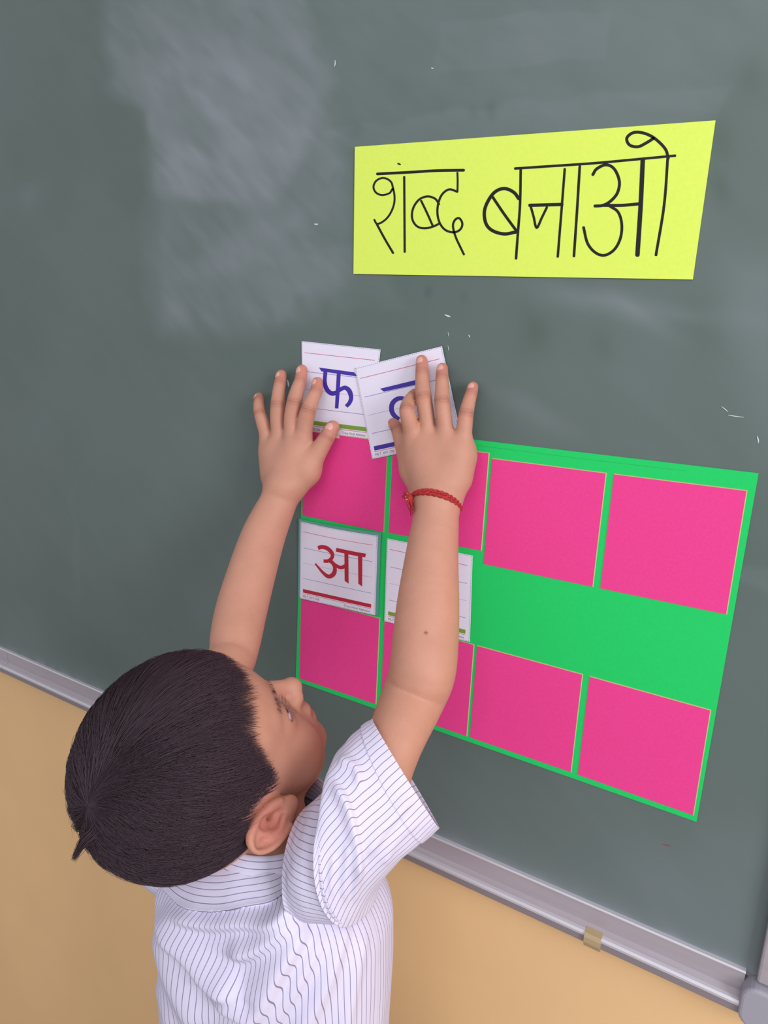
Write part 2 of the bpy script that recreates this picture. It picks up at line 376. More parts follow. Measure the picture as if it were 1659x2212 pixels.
for r, (z0, z1) in enumerate(((1.2075, 1.3060), (1.0305, 1.1275))):
    for c, (x0, x1) in enumerate(cols):
        a, bb = z0, z1
        if r == 0 and c < 2: a = 1.219; bb = 1.310
        square(x0, x1, a, bb, (rng.rand() - .5) * .0015)
g = slab('tape_piece', [(727, 939), (735, 940), (735, 947), (727, 946)], .0016, .0019, M['tape'], chart)

# ------------------------------------------------------------------ letter cards
def bil(c, s, t):
    c = [np.array(p, float) for p in c]; return (c[0] * (1 - s) + c[1] * s) * (1 - t) + (c[3] * (1 - s) + c[2] * s) * t
TXT = {}
def text_geo(s):
    cu = bpy.data.curves.new('t', 'FONT'); cu.body = s; cu.size = 1; o = bpy.data.objects.new('t', cu); COL.objects.link(o)
    bpy.context.view_layer.update()
    me = o.evaluated_get(bpy.context.evaluated_depsgraph_get()).to_mesh()
    v = [(q.co.x, q.co.y) for q in me.vertices]; f = [tuple(p.vertices) for p in me.polygons]
    bpy.data.objects.remove(o); bpy.data.curves.remove(cu); return v, f
def card(label, c, off, bar, letter, ruled=True, texts=('l', 'r'), bow=0.0, lam=False):
    """c: pixel corners TL,TR,BR,BL; letter: list of (points, widths) or polygons in pixels"""
    cw = [P(x, y, 0) for x, y in c]
    t = empty('letter_card', cw[3] + np.array([0, -off, 0]), label, 'card', 'letter cards on the chalkboard')
    if lam:
        big = [bil(c, -.030, -.028), bil(c, 1.035, -.040), bil(c, 1.035, 1.0), bil(c, -.030, .995)]
        slab('laminate_border', big, off - .0012, off - .0003, M['laminate'], t, bow, 8)
    slab('card_sheet', c, off, off + .0005, M['white'], t, bow, 10 if bow else 1)
    o2 = off + .00058
    def q(s, tt, o=o2):
        p = bil(cw, s, tt).copy(); p[1] = -(o + bow * (1 - tt) ** 2 * math.sin(math.pi * min(max(s, 0), 1))); return p
    def strip(nm, s0, s1, t0, t1, m, o=o2):
        n = 12 if bow else 1; V = [q(s0 + (s1 - s0) * k / n, tt, o) for tt in (t0, t1) for k in range(n + 1)]
        return mk(nm, V, [(k, n + 1 + k, n + 2 + k, k + 1) for k in range(n)], m, t)
    strip('red_rule', .04, .95, .119, .1245, M['redline'])
    for k, tt in enumerate((.325, .525, .725)):
        strip('blue_rule', .05, .95, tt, tt + (.005, .0035, .005)[k], M['greyline'] if k == 1 else M['blueline'])
    strip('thick_rule', .045, .95, .868, .915, bar)
    strip('red_rule', .045, .95, .925, .930, M['redline'])
    # dashed cutting line round the rim
    V, F = [], []
    for k in range(42):
        a, bb = (k + .15) / 42, (k + .68) / 42; e = .007; w = .0105
        for quad in (((a, e), (bb, e), (bb, w), (a, w)), ((a, 1 - w), (bb, 1 - w), (bb, 1 - e), (a, 1 - e)), ((e, a), (w, a), (w, bb), (e, bb)), ((1 - w, a), (1 - e, a), (1 - e, bb), (1 - w, bb))):
            n = len(V); V += [q(x, y) for x, y in quad]; F.append((n + 3, n + 2, n + 1, n))
    mk('cutting_dashes', V, F, M['dash'], t)
    for side, s, x0, y0, size in (('l', 'MLT_KIT-25b', .045, .975, .040), ('r', 'Trace Hindi Alphabet', .60, .975, .0385)):
        if side not in texts: continue
        v, f = text_geo(s); mk('small_print', [q(x0 + x * size, y0 - y * size) for x, y in v], f, M['text'], t)
    if letter:
        gs = []
        for i, L_ in enumerate(letter[1]):
            o = off + .00066 + i * .00002
            gs.append(poly_geo(L_, o) if letter[0][i] == 'p' else ribbon_geo(L_[0], L_[1], o, cap=False))
        V, F = merge(gs)
        if bow:                                                     # print follows the lifted top of the card
            inv = []
            for p in V:
                A = np.column_stack([cw[1] - cw[0], cw[3] - cw[0]])[[0, 2]]; st = np.linalg.solve(A, (np.array(p) - cw[0])[[0, 2]])
                p = np.array(p); p[1] -= bow * (1 - st[1]) ** 2 * math.sin(math.pi * min(max(st[0], 0), 1)); inv.append(p)
            V = inv
        mk('printed_letter', V, F, bar if bar is not M['greenink'] else M['blueink'], t)
    return t
def c2(p): return [(530 + x / 5.35, 720 + y / 5.35) for x, y in p]
def c4(p): return [(640 + x / 7.9, 1110 + y / 7.9) for x, y in p]
def c1(p): return [(520 + x / 3.0722, 710 + y / 3.0722) for x, y in p]
pha = ('prr', [c2([(850, 395), (1255, 450), (1300, 500), (880, 440)]),
      (c2([(925, 440), (918, 560), (938, 640), (985, 690), (1040, 690), (1090, 655), (1150, 628), (1200, 665), (1222, 740), (1205, 800), (1165, 845)]), np.array([45, 45, 52, 52, 50, 45, 48, 56, 50, 46, 42]) / 5.35),
      (c2([(1080, 450), (1068, 660), (1055, 868)]), np.array([45, 45, 40]) / 5.35)])
la = ('prrr', [c1([(925, 398), (1225, 325), (1245, 352), (950, 418)]),
      (c1([(1100, 480), (1075, 462), (1035, 468), (1005, 500), (1002, 545), (1022, 580), (1052, 600)]), np.array([12, 26, 30, 32, 32, 30, 24]) / 3.07),
      (c1([(1095, 480), (1120, 448), (1160, 436), (1195, 460), (1215, 500)]), np.array([10, 26, 28, 28, 26]) / 3.07),
      (c1([(1205, 340), (1215, 450), (1228, 590)]), np.array([28, 28, 26]) / 3.07)])
aa = ('rpprrr', [(c4([(700, 603), (860, 640), (1020, 675), (1190, 708)]), np.array([66, 68, 68, 66]) / 7.9), c4([(840, 640), (906, 655), (896, 1190), (830, 1140)]), c4([(1066, 700), (1136, 705), (1125, 1240), (1062, 1190)]),
      (c4([(385, 580), (450, 560), (540, 578), (612, 640), (634, 705), (605, 765), (550, 800), (476, 800)]), np.array([70, 66, 72, 68, 62, 60, 60, 58]) / 7.9),
      (c4([(560, 790), (615, 820), (655, 870), (668, 940), (650, 1010), (600, 1058), (535, 1060), (460, 1000), (390, 920), (328, 846)]), np.array([52, 60, 62, 64, 76, 74, 66, 50, 36, 26]) / 7.9),
      (c4([(618, 795), (670, 860), (740, 905), (795, 908), (850, 880)]), np.array([30, 50, 58, 62, 62]) / 7.9)])
ma = ('rpp', [([(914, 1232), (913, 1262), (911, 1284), (904, 1292), (910, 1299), (920, 1290), (935, 1287), (952, 1290)], np.array([8, 8, 7, 6, 6, 6, 7, 7.])), [(900, 1225), (975, 1240), (980, 1248), (904, 1233)], [(950, 1235), (958, 1237), (955, 1318), (948, 1312)]])
card('white card with violet-blue letter and green bar, under the left hand fingers', [(653, 737), (823, 755), (800, 949), (655, 931)], .0006, M['greenink'], pha)
card('tilted white card with violet-blue print, right one, pressed by the right hand', [(770, 795), (957, 748), (1000, 950), (807, 991)], .0020, M['blueink'], la)
card('white card with a red letter and red bar, edged with teal film, on the chart', [(654, 1125), (820, 1156), (814, 1327), (652, 1290)], .0032, M['redink'], aa, bow=.004, lam=True)
card('white card with a green bar, partly hidden behind the raised right forearm', [(839, 1162), (1023, 1199), (1017, 1385), (833, 1340)], .0020, M['greenink'], ma)
#PERSON
# ================================================================== the boy: one continuous body surface from a distance field
HK = 0.95
HC = CAM + W @ (np.array([-.137, .228, .605]) * HK)
_F = W @ np.array([.510, -.788, .344]); _U = W @ np.array([-.494, -.596, -.633]); _F /= np.linalg.norm(_F)
_U -= _F * (_U @ _F); _U /= np.linalg.norm(_U); _R = np.cross(_F, _U)
HA = np.column_stack([_F, _U, _R]); HS = .01 * HK
def H(f, u, r): return HC + HS * (HA @ np.array([f, u, r], float))
def to_head(p): return ((p - HC) @ HA) / HS

def smin(a, b, k):
    if k <= 0: return np.minimum(a, b)
    h = np.maximum(k - np.abs(a - b), 0) / k
    return np.minimum(a, b) - h * h * k * .25
class Ell:
    def __init__(s, c, rad, ax=None):
        s.c = np.array(c, float); s.r = np.array(rad, float); s.ax = ax; s.bc = s.c; s.br = s.r.max()
    def __call__(s, p):
        q = p - s.c
        if s.ax is not None: q = q @ s.ax
        k0 = np.sqrt(((q / s.r) ** 2).sum(1)); k1 = np.sqrt(((q / s.r ** 2) ** 2).sum(1)) + 1e-9
        return k0 * (k0 - 1) / k1
class Cone:                                                          # a capsule with two end radii
    def __init__(s, a, b, ra, rb):
        s.a = np.array(a, float); s.b = np.array(b, float); s.ra, s.rb = ra, rb
        s.bc = (s.a + s.b) / 2; s.br = np.linalg.norm(s.b - s.a) / 2 + max(ra, rb)
    def __call__(s, p):
        ab = s.b - s.a; t = np.clip((p - s.a) @ ab / (ab @ ab + 1e-12), 0, 1)
        return np.linalg.norm(p - s.a - t[:, None] * ab, axis=1) - (s.ra + t * (s.rb - s.ra))
class U:
    def __init__(s, k, *ch):
        s.k = k; s.ch = ch; lo = np.min([c.bc - c.br for c in ch], 0); hi = np.max([c.bc + c.br for c in ch], 0)
        s.bc = (lo + hi) / 2; s.br = np.linalg.norm(hi - lo) / 2
class Sub:
    def __init__(s, k, a, *b): s.k = k; s.a = a; s.b = b; s.bc, s.br = a.bc, a.br
class Dent:                                                          # radial push of the surface (adds amp inside a soft ball)
    pass
FARD = 1.0
def ev(n, p, c, R):
    if np.linalg.norm(c - n.bc) - n.br > R + .03: return None
    if isinstance(n, U):
        r = None
        for ch in n.ch:
            e = ev(ch, p, c, R)
            if e is not None: r = e if r is None else smin(r, e, n.k)
        return r
    if isinstance(n, Sub):
        r = ev(n.a, p, c, R)
        if r is None: return None
        for ch in n.b:
            e = ev(ch, p, c, R)
            if e is not None: r = -smin(-r, e, n.k)
        return r
    return n(p)
def surface_nets(field, lo, hi, h, nb=16):
    """sparse surface nets of a distance field"""
    lo = np.array(lo, float); hi = np.array(hi, float); bs = nb * h
    nB = np.ceil((hi - lo) / bs).astype(int); R = bs * .87
    g = np.arange(nb + 1); loc = np.stack(np.meshgrid(g, g, g, indexing='ij'), -1).reshape(-1, 3)
    D = nB * nb + 2
    key = lambda a: (a[:, 0].astype(np.int64) * D[1] + a[:, 1]) * D[2] + a[:, 2]
    ids, pos, eds = [], [], []
    co = np.array([[(i >> 2) & 1, (i >> 1) & 1, i & 1] for i in range(8)]); edges = [(a, b) for a in range(8) for b in range(a + 1, 8) if bin(a ^ b).count('1') == 1]
    for bi in np.ndindex(*nB):
        base = np.array(bi) * nb; c = lo + (base + nb / 2) * h
        v = ev(field, c[None], c, R)
        if v is None or abs(v[0]) > R * 1.35 + .004: continue
        v = ev(field, lo + (base + loc) * h, c, R)
        if v is None: continue
        if v.min() > 0 or v.max() < 0: continue
        V = v.reshape(nb + 1, nb + 1, nb + 1); S = V < 0
        cor = np.stack([V[a:a + nb, b_:b_ + nb, c_:c_ + nb] for a, b_, c_ in co], -1)
        m = (cor < 0); act = m.any(-1) & ~m.all(-1); ijk = np.argwhere(act)
        if len(ijk) == 0: continue
        cv = cor[act]; acc = np.zeros((len(ijk), 3)); cnt = np.zeros(len(ijk))
        for a, b_ in edges:
            va, vb_ = cv[:, a], cv[:, b_]; x = (va < 0) != (vb_ < 0); t = np.where(x, va / (va - vb_ + 1e-15), 0)
            acc += np.where(x[:, None], co[a] + t[:, None] * (co[b_] - co[a]), 0); cnt += x
        pos.append(lo + (base + ijk + acc / cnt[:, None]) * h); ids.append(key(base + ijk))
        for ax in range(3):
            sl = [slice(0, nb)] * 3; s2 = [slice(0, nb)] * 3; s2[ax] = slice(1, nb + 1)
            A, B = S[tuple(sl)], S[tuple(s2)]; e = np.argwhere(A != B)
            if len(e): eds.append(np.column_stack([base + e, np.full(len(e), ax), A[tuple(e.T)]]))
    ids = np.concatenate(ids); pos = np.concatenate(pos); o = np.argsort(ids); ids = ids[o]; pos = pos[o]
    eds = np.concatenate(eds); F = []
    for ax in range(3):
        e = eds[eds[:, 3] == ax]; p = e[:, :3]; u, w = (ax + 1) % 3, (ax + 2) % 3
        q = []
        for du, dw in ((0, 0), (1, 0), (1, 1), (0, 1)):
            c = p.copy(); c[:, u] -= du; c[:, w] -= dw; q.append(key(c))
        q = np.stack(q, 1); ix = np.searchsorted(ids, q); ix = np.clip(ix, 0, len(ids) - 1); ok = (ids[ix] == q).all(1)
        f = ix[ok]; flip = e[ok, 4] == 0; f[flip] = f[flip][:, ::-1]; F.append(f)
    F = np.concatenate(F)
    return pos, F[:, ::-1].copy() if False else F

def chain(k, *pts):
    """pts: (point, radius) -> blended cones"""
    if len(pts) > 2:
        q = catmull(np.array([[*p, r] for p, r in pts]), (len(pts) - 1) * 5 + 1); pts = [(a[:3], a[3]) for a in q]; k = 0
    return U(k, *[Cone(a[0], b_[0], a[1], b_[1]) for a, b_ in zip(pts[:-1], pts[1:])])
def hc_(a, b_, ra, rb): return Cone(H(*a), H(*b_), ra * HS, rb * HS)
def he(c, r, ax=None): return Ell(H(*c), np.array(r) * HS, HA if ax is None else ax)

# ---- head
def ear(sg):
    e0 = np.array([-.30, .25, 7.0 * sg]); EH = .91 * HS
    up = np.array([-.72, .68, .20 * sg]); up /= np.linalg.norm(up)
    out = np.array([.42, .16, .92 * sg]); out -= up * (out @ up); out /= np.linalg.norm(out); bk = np.cross(up, out) * sg * 1.0
    if bk[0] > 0: bk = -bk
    T = lambda a, b_, c: tuple(e0 + (up * a + bk * b_ + out * c) * .91)
    ax = HA @ np.column_stack([up, bk, out])
    rim = []
    for d in np.linspace(-35, 215, 15):
        t = math.radians(d); rim.append((H(*T(2.75 * math.sin(t) + .15, 1.45 * -math.cos(t) + .5 + .25 * math.sin(t), .62 - .12 * math.cos(t))), .24 * HS))
    rim = rim[::-1]
    anti = [(H(*T(a, b_, .42)), r_ * HS) for a, b_, r_ in ((-1.35, .5, .26), (-.5, 1.15, .27), (.5, 1.2, .27), (1.25, .75, .24), (1.7, .2, .18))]
    plate = Ell(H(*T(0, .45, .28)), np.array([2.8, 1.5, .42]) * HS, ax)
    lobe = Ell(H(*T(-2.45, .05, .30)), np.array([.85, .72, .42]) * HS, ax)
    root = Ell(H(*T(-.2, -.3, -.25)), np.array([2.1, 1.1, .8]) * HS, ax)
    body_ = U(.35 * HS, plate, lobe, root, chain(0, *rim), )
    carve = [Ell(H(*T(-.35, .25, .62)), np.array([1.05, .72, .62]) * HS, ax), Ell(H(*T(.75, -.05, .7)), np.array([.75, .55, .42]) * HS, ax),
             Ell(H(*T(1.3, 1.05, .78)), np.array([1.2, .28, .36]) * HS, ax)]
    tragus = Cone(H(*T(-.1, -.72, .25)), H(*T(-.75, -.62, .3)), .34 * HS, .3 * HS)
    canal = Ell(H(*T(-.35, -.15, .1)), np.array([.45, .4, .9]) * HS, ax)
    return U(.15 * HS, Sub(.25 * HS, body_, *carve, canal), chain(.1 * HS, *anti), tragus)
EYE = {s: np.array([6.2, 1.5, 3.15 * s]) for s in (1, -1)}
lid = [Ell(H(*EYE[s]), np.array([1.42, 1.36, 1.55]) * HS, HA) for s in (1, -1)]
skull = U(2.2 * HS, he((-.15, 4.3, 0), (8.0, 7.7, 7.0)), he((3.2, 4.4, 0), (5.0, 4.9, 5.9)), he((3.5, -1.0, 0), (4.6, 5.0, 5.6)))
face = U(1.1 * HS, skull, he((4.6, -2.4, 3.1), (2.9, 2.9, 2.6)), he((4.6, -2.4, -3.1), (2.9, 2.9, 2.6)), he((4.4, -5.0, 0), (3.6, 2.6, 4.1)),
         he((6.9, -6.3, 0), (1.5, 1.5, 1.8)), he((6.7, -3.6, 0), (2.0, 2.2, 2.7)), hc_((7.1, 3.3, 1.2), (5.8, 3.4, 4.4), .72, .55), hc_((7.1, 3.3, -1.2), (5.8, 3.4, -4.4), .72, .55))
sockets = [he((8.3, 1.5, 3.15 * s), (1.35, 1.2, 1.75)) for s in (1, -1)]
nose = U(.55 * HS, hc_((7.7, 2.2, 0), (9.25, -.6, 0), .62, .75), he((9.45, -1.05, 0), (.95, .85, 1.0)), he((8.6, -1.45, .95), (.85, .62, .62)), he((8.6, -1.45, -.95), (.85, .62, .62)))
nostril = [he((9.0, -2.05, .5 * s), (.42, .42, .3)) for s in (1, -1)]
lips = U(.25 * HS, he((8.45, -3.05, .45), (.72, .42, 1.2)), he((8.45, -3.05, -.45), (.72, .42, 1.2)), he((8.3, -4.05, 0), (.72, .48, 1.5)))
mouth = hc_((9.15, -3.55, 0), (8.4, -3.62, 1.9), .10, .12), hc_((9.15, -3.55, 0), (8.4, -3.62, -1.9), .10, .12)
lidslit = [he((7.2, 1.42, 3.35 * s), (1.2, .60, 1.38)) for s in (1, -1)]
head = Sub(.15 * HS, U(.9 * HS, Sub(.9 * HS, U(.7 * HS, face, nose), *sockets), *lid), *lidslit)
head = Sub(.2 * HS, U(.5 * HS, head, lips), *mouth, *nostril)
head = U(.45 * HS, head, ear(1), ear(-1))

# ---- torso, neck, legs (clothes cover these)
TX, TY = -.328, -.188
def tp(x, y, z): return np.array([TX + x, TY + y, z])
RSH = P(768, 1822, .196); LSH = np.array([-.412, -.198, .978])
neck = chain(.02, (H(-2.2, -1.0, 0), .047), (H(-2.2, -5.0, .2), .044), (tp(-.01, -.005, .985), .048), (tp(0, .0, .95), .055))
torso = U(.03, Ell(tp(0, 0, .93), (.085, .062, .07)), Ell(tp(0, 0, .84), (.092, .066, .12)), Ell(tp(0, 0, .72), (.088, .066, .11)), Ell(tp(0, 0, .63), (.088, .064, .09)),
          Cone(tp(0, 0, .945), RSH, .034, .024), Cone(tp(0, 0, .95), LSH, .034, .025))
def leg(s): return chain(.01, (tp(.048 * s, 0, .60), .060), (tp(.052 * s, .005, .34), .040), (tp(.054 * s, -.006, .26), .040), (tp(.056 * s, 0, .09), .027), (tp(.058 * s, .0, .05), .03), (tp(.062 * s, .07, .035), .026))

# ---- arms from the traced outlines
def pts(*a): return [PR(*q) for q in a]
armR = chain(.012, (RSH, .029), PR(836, 1640, .165, 63), PR(893, 1505, .118, 69), PR(912, 1450, .112, 72), PR(919, 1380, .098, 71.5), PR(925, 1300, .083, 67), PR(932, 1210, .066, 58), PR(941, 1125, .049, 50), PR(943, 1085, .043, 48))
armL = chain(.012, (LSH, .027), PR(478, 1500, .17, 54), PR(503, 1415, .142, 52), PR(510, 1375, .130, 55), PR(521, 1320, .112, 55.5), PR(543, 1240, .088, 52), PR(570, 1155, .062, 47), PR(601, 1085, .044, 40), PR(612, 1055, .040, 38.5))

def finger(pl): return chain(.0015, *[PR(*q) for q in pl])
# joints: pixel x, y, distance of the axis from the board, half width in pixels; from the knuckle to the tip
FR = {
 'middle': [(926, 950, .027, 18), (921, 900, .026, 17.5), (915, 858, .024, 17.6), (912.5, 828, .018, 15.8), (912, 805, .0145, 14.8), (911, 779, .0090, 12.6)],
 'ring':   [(964, 950, .026, 18), (959, 905, .026, 17), (955, 867, .0245, 17), (955, 838, .018, 15), (955, 816, .0140, 14), (955.5, 796, .0088, 12.4)],
 'pinky':  [(1000, 962, .023, 17.5), (1003, 925, .023, 17.5), (1007, 893, .021, 16.4), (1013, 868, .016, 14.5), (1018, 850, .0125, 13.4), (1021.5, 836, .0085, 12)],
 'index':  [(893, 950, .030, 18), (883, 905, .037, 17.6), (879, 885, .037, 16.6), (883, 868, .027, 14.2), (890, 858, .018, 13), (896, 850, .0105, 11)],
 'thumb':  [(893, 1020, .026, 21), (876, 982, .021, 18), (866, 950, .018, 16), (859, 927, .015, 14.8), (849, 914, .0115, 11.5)],
}
FL = {
 'middle': [(634, 950, .024, 18.5), (630, 910, .0245, 17.2), (636, 868, .0235, 16.8), (643, 840, .018, 14.6), (649, 822, .0140, 13.4), (652.5, 799, .0092, 11.8)],
 'ring':   [(606, 950, .022, 17.5), (600, 912, .024, 16.4), (600, 874, .0235, 15.8), (602.5, 845, .018, 14), (605, 828, .0135, 13.2), (608, 810, .0085, 11.6)],
 'pinky':  [(580, 953, .020, 16), (570, 918, .023, 15.5), (561.5, 893, .0225, 13.4), (559.5, 876, .018, 12.4), (560, 866, .0135, 11.6), (559.5, 858, .0085, 10.4)],
 'index':  [(654, 955, .023, 19), (659, 915, .0235, 18.2), (667, 884, .0235, 17.4), (677, 858, .018, 14.6), (683, 846, .0140, 13.8), (686, 826, .0090, 11.8)],
 'thumb':  [(664, 1020, .026, 24), (683, 985, .022, 20), (697, 960, .019, 18.4), (706, 945, .0165, 17.4), (714, 930, .0125, 16), (719, 923, .0105, 15)],
}
def hand(Fg, wrist, mc, web, extra):
    pl = []
    for n_ in ('index', 'middle', 'ring', 'pinky'):
        k = Fg[n_][0]; w = wrist[n_]
        pl.append(Cone(*[x for x in (PR(*w)[0], PR(*k)[0], PR(*w)[1], PR(*k)[1])]))
    palm = U(.012, *pl, *[Cone(PR(*a)[0], PR(*b_)[0], PR(*a)[1], PR(*b_)[1]) for a, b_ in extra])
    fs = [U(.006, palm, finger(Fg[n_])) for n_ in ('index', 'middle', 'ring', 'pinky')]
    fs.append(U(.009, palm, finger(Fg['thumb']), Cone(PR(*mc)[0], PR(*Fg['thumb'][0])[0], PR(*mc)[1], PR(*Fg['thumb'][0])[1])))
    return U(.0008, *fs)
handR = hand(FR, {'index': (918, 1068, .038, 25), 'middle': (934, 1068, .041, 26), 'ring': (955, 1070, .041, 26), 'pinky': (972, 1072, .037, 24)}, (910, 1062, .034, 24), None,
             [((930, 1000, .027, 36), (945, 1040, .031, 40)), ((995, 990, .023, 32), (985, 1030, .027, 34)), ((884, 962, .024, 20), (892, 1010, .026, 26)), ((925, 965, .024, 30), (985, 975, .022, 28))])
handL = hand(FL, {'pinky': (592, 1045, .034, 19), 'ring': (604, 1045, .037, 21), 'middle': (616, 1046, .038, 22), 'index': (628, 1048, .036, 21)}, (636, 1050, .034, 20), None,
             [((600, 980, .023, 28), (608, 1020, .029, 30)), ((583, 975, .020, 17), (592, 1025, .027, 22)), ((638, 985, .023, 28), (636, 1020, .028, 30)), ((660, 1010, .024, 26), (640, 1040, .031, 24))])

FIELD = U(.012, U(.02, head, neck), torso, leg(1), leg(-1), U(.010, armR, handR), U(.010, armL, handL))
bp, bf = surface_nets(FIELD, (-.62, -.40, 0.0), (-.10, 0.004, 1.40), .0013)
a_, b_, c_ = bp[bf[0, 0]], bp[bf[0, 1]], bp[bf[0, 2]]
bp[:, 1] = np.minimum(bp[:, 1], -.0008)
# colour of the skin: knuckle creases, lips, lids and the ear hollow are darker or redder skin
def near(p, c, r): return np.exp(-(((p - c) / r) ** 2).sum(1))
cre = np.zeros(len(bp)); red = np.zeros(len(bp)); pale = np.zeros(len(bp))
for Fg in (FR, FL):
    for n_, j in Fg.items():
        if n_ == 'thumb': ks = [(3, .8)]
        else: ks = [(2, 1), (4, .6)]
        for i, a in ks:
            c = PR(*j[i])[0]; dr = PR(*j[i + 1])[0] - PR(*j[i - 1])[0]; dr /= np.linalg.norm(dr); al = (bp - c) @ dr; r_ = PR(*j[i])[1]
            loc_ = np.exp(-(np.linalg.norm(bp - c, axis=1) / (r_ * 1.25)) ** 4) * (bp[:, 1] < c[1])
            lat = np.abs(np.cross(bp - c, dr)[:, 2]); 
            for o_, w_ in ((0, .75), (.0026, .5), (-.0026, .45)): cre += a * w_ * loc_ * np.exp(-((al - o_ + 3 * lat ** 2 * 20 * np.sign(o_)) / .0009) ** 2)
            cre += a * .14 * loc_; red += .25 * loc_
        red += .5 * near(bp, PR(*j[-1])[0], .011)
hp = to_head(bp)
red += 1.25 * np.clip(1.4 - np.sqrt(((hp - (8.8, -3.55, 0)) / (1.2, 1.0, 2.1)) ** 2).sum(1) if False else 1.5 * np.exp(-((((hp - np.array([8.9, -3.55, 0])) / np.array([1.0, .75, 1.75])) ** 2).sum(1)) ** 2), 0, 1)
for s in (1, -1):
    red += .6 * np.exp(-(((hp - np.array([-.6, .1, 7.5 * s])) / np.array([2.2, 3.2, 1.6])) ** 2).sum(1))
    e = np.sqrt((((hp - np.array([7.3, 1.5, 3.2 * s])) / np.array([1.2, 1.15, 1.9])) ** 2).sum(1)); cre += .55 * np.exp(-e ** 2 * 1.2)
    red += .25 * np.exp(-(((hp - np.array([5.8, -2.2, 4.2 * s])) / 2.4) ** 2).sum(1))
mole = PR(920, 1367, .098, 1)[0] + np.array([.0, -.02, 0])
mk_d = proj(bp); cre += 1.6 * np.exp(-(((mk_d - np.array([920, 1367])) / 3.2) ** 2).sum(1)) * (bp[:, 1] < -.09)
M['skin'] = mat('skin', (.5, .3, .2), .55, .35)
nt = M['skin'].node_tree; N = nt.nodes; L = nt.links; b = N['Principled BSDF']
def attrmix(prev, an, col):
    at = N.new('ShaderNodeAttribute'); at.attribute_name = an; mx = N.new('ShaderNodeMix'); mx.data_type = 'RGBA'; mx.clamp_factor = True
    L.new(at.outputs['Fac'], mx.inputs['Factor'])
    if isinstance(prev, tuple): mx.inputs['A'].default_value = (*prev, 1)
    else: L.new(prev, mx.inputs['A'])
    mx.inputs['B'].default_value = (*col, 1); return mx.outputs['Result']
c = attrmix(srgb(191, 139, 117), 'red', srgb(190, 106, 94)); c = attrmix(c, 'crease', srgb(132, 82, 66)); L.new(c, b.inputs['Base Color'])
b.inputs['Subsurface Weight'].default_value = .12; b.inputs['Subsurface Radius'].default_value = (1, .35, .2); b.inputs['Subsurface Scale'].default_value = .004
noise_mix(M['skin'], 60, .05, 5, bump=.25, bscale=700)
person = empty('person', (TX, TY, 0), 'small boy in a white pinstriped short-sleeved shirt reaching up to press cards on the chalkboard', 'person')
body = mk('body', bp, bf, M['skin'], person, smooth=True, attrs={'red': np.clip(red, 0, 1), 'crease': np.clip(cre, 0, 1)})
sm = body.modifiers.new('smooth', 'SMOOTH'); sm.factor = .5; sm.iterations = 2
#HAIR

# ---- nails, eyes, brows, lashes
def uvsphere(c, ax, rad, nu=20, nv=12, vmin=-1):
    V = []
    for i in range(nv + 1):
        ph = math.pi * i / nv
        for j in range(nu):
            th = 2 * math.pi * j / nu
            V.append(np.array(c) + ax @ (np.array([math.sin(ph) * math.cos(th), math.sin(ph) * math.sin(th), math.cos(ph)]) * rad))
    return V, grid_faces(nu, nv + 1, True)[:, ::-1].copy()
M['nail'] = mat('fingernail', srgb(214, 160, 146), .4, .5)
vdir = lambda p: (CAM - p) / np.linalg.norm(CAM - p)
for Fg, tilt in ((FR, 0), (FL, 0)):
    for n_, j in Fg.items():
        if Fg is FR and n_ in ('index',): continue
        a, ra = PR(*j[-1]); b_, rb = PR(*j[-2]); d = a - b_; d /= np.linalg.norm(d)
        up = np.array([-.30 if Fg is FL and n_ != 'thumb' else .0, -1.0, .15]); up -= d * (up @ d); up /= np.linalg.norm(up); sd = np.cross(d, up)
        if Fg is FR and n_ == 'thumb': up, sd = (sd if sd[0] < 0 else -sd) * .8 + up * .6, up; up /= np.linalg.norm(up); sd = np.cross(d, up)
        c = a + up * ra * .80 - d * ra * .48
        V, F = uvsphere(c, np.column_stack([sd, d, up]), np.array([ra * .64, ra * .84, ra * .31]))
        mk('fingernail', V, F, M['nail'], body, smooth=True)
M['eye'] = mat('eye_white', srgb(214, 210, 226), .15, .6)
nt = M['eye'].node_tree; at = nt.nodes.new('ShaderNodeAttribute'); at.attribute_name = 'iris'; mx = nt.nodes.new('ShaderNodeMix'); mx.data_type = 'RGBA'
mx.inputs['A'].default_value = (*srgb(214, 210, 226), 1); mx.inputs['B'].default_value = (.012, .006, .008, 1); nt.links.new(at.outputs['Fac'], mx.inputs['Factor']); nt.links.new(mx.outputs['Result'], nt.nodes['Principled BSDF'].inputs['Base Color'])
for s in (1, -1):
    c = H(*EYE[s]); V, F = uvsphere(c, HA, np.array([1.30, 1.30, 1.30]) * HS, 40, 28); V = np.array(V)
    gaze = HA @ np.array([.80, .34, .34 if s > 0 else -.1]); gaze /= np.linalg.norm(gaze)
    ir = np.clip(((V - c) @ gaze / (1.30 * HS) - .885) / .02, 0, 1)
    mk('eye', V, F, M['eye'], person, smooth=True, attrs={'iris': ir})

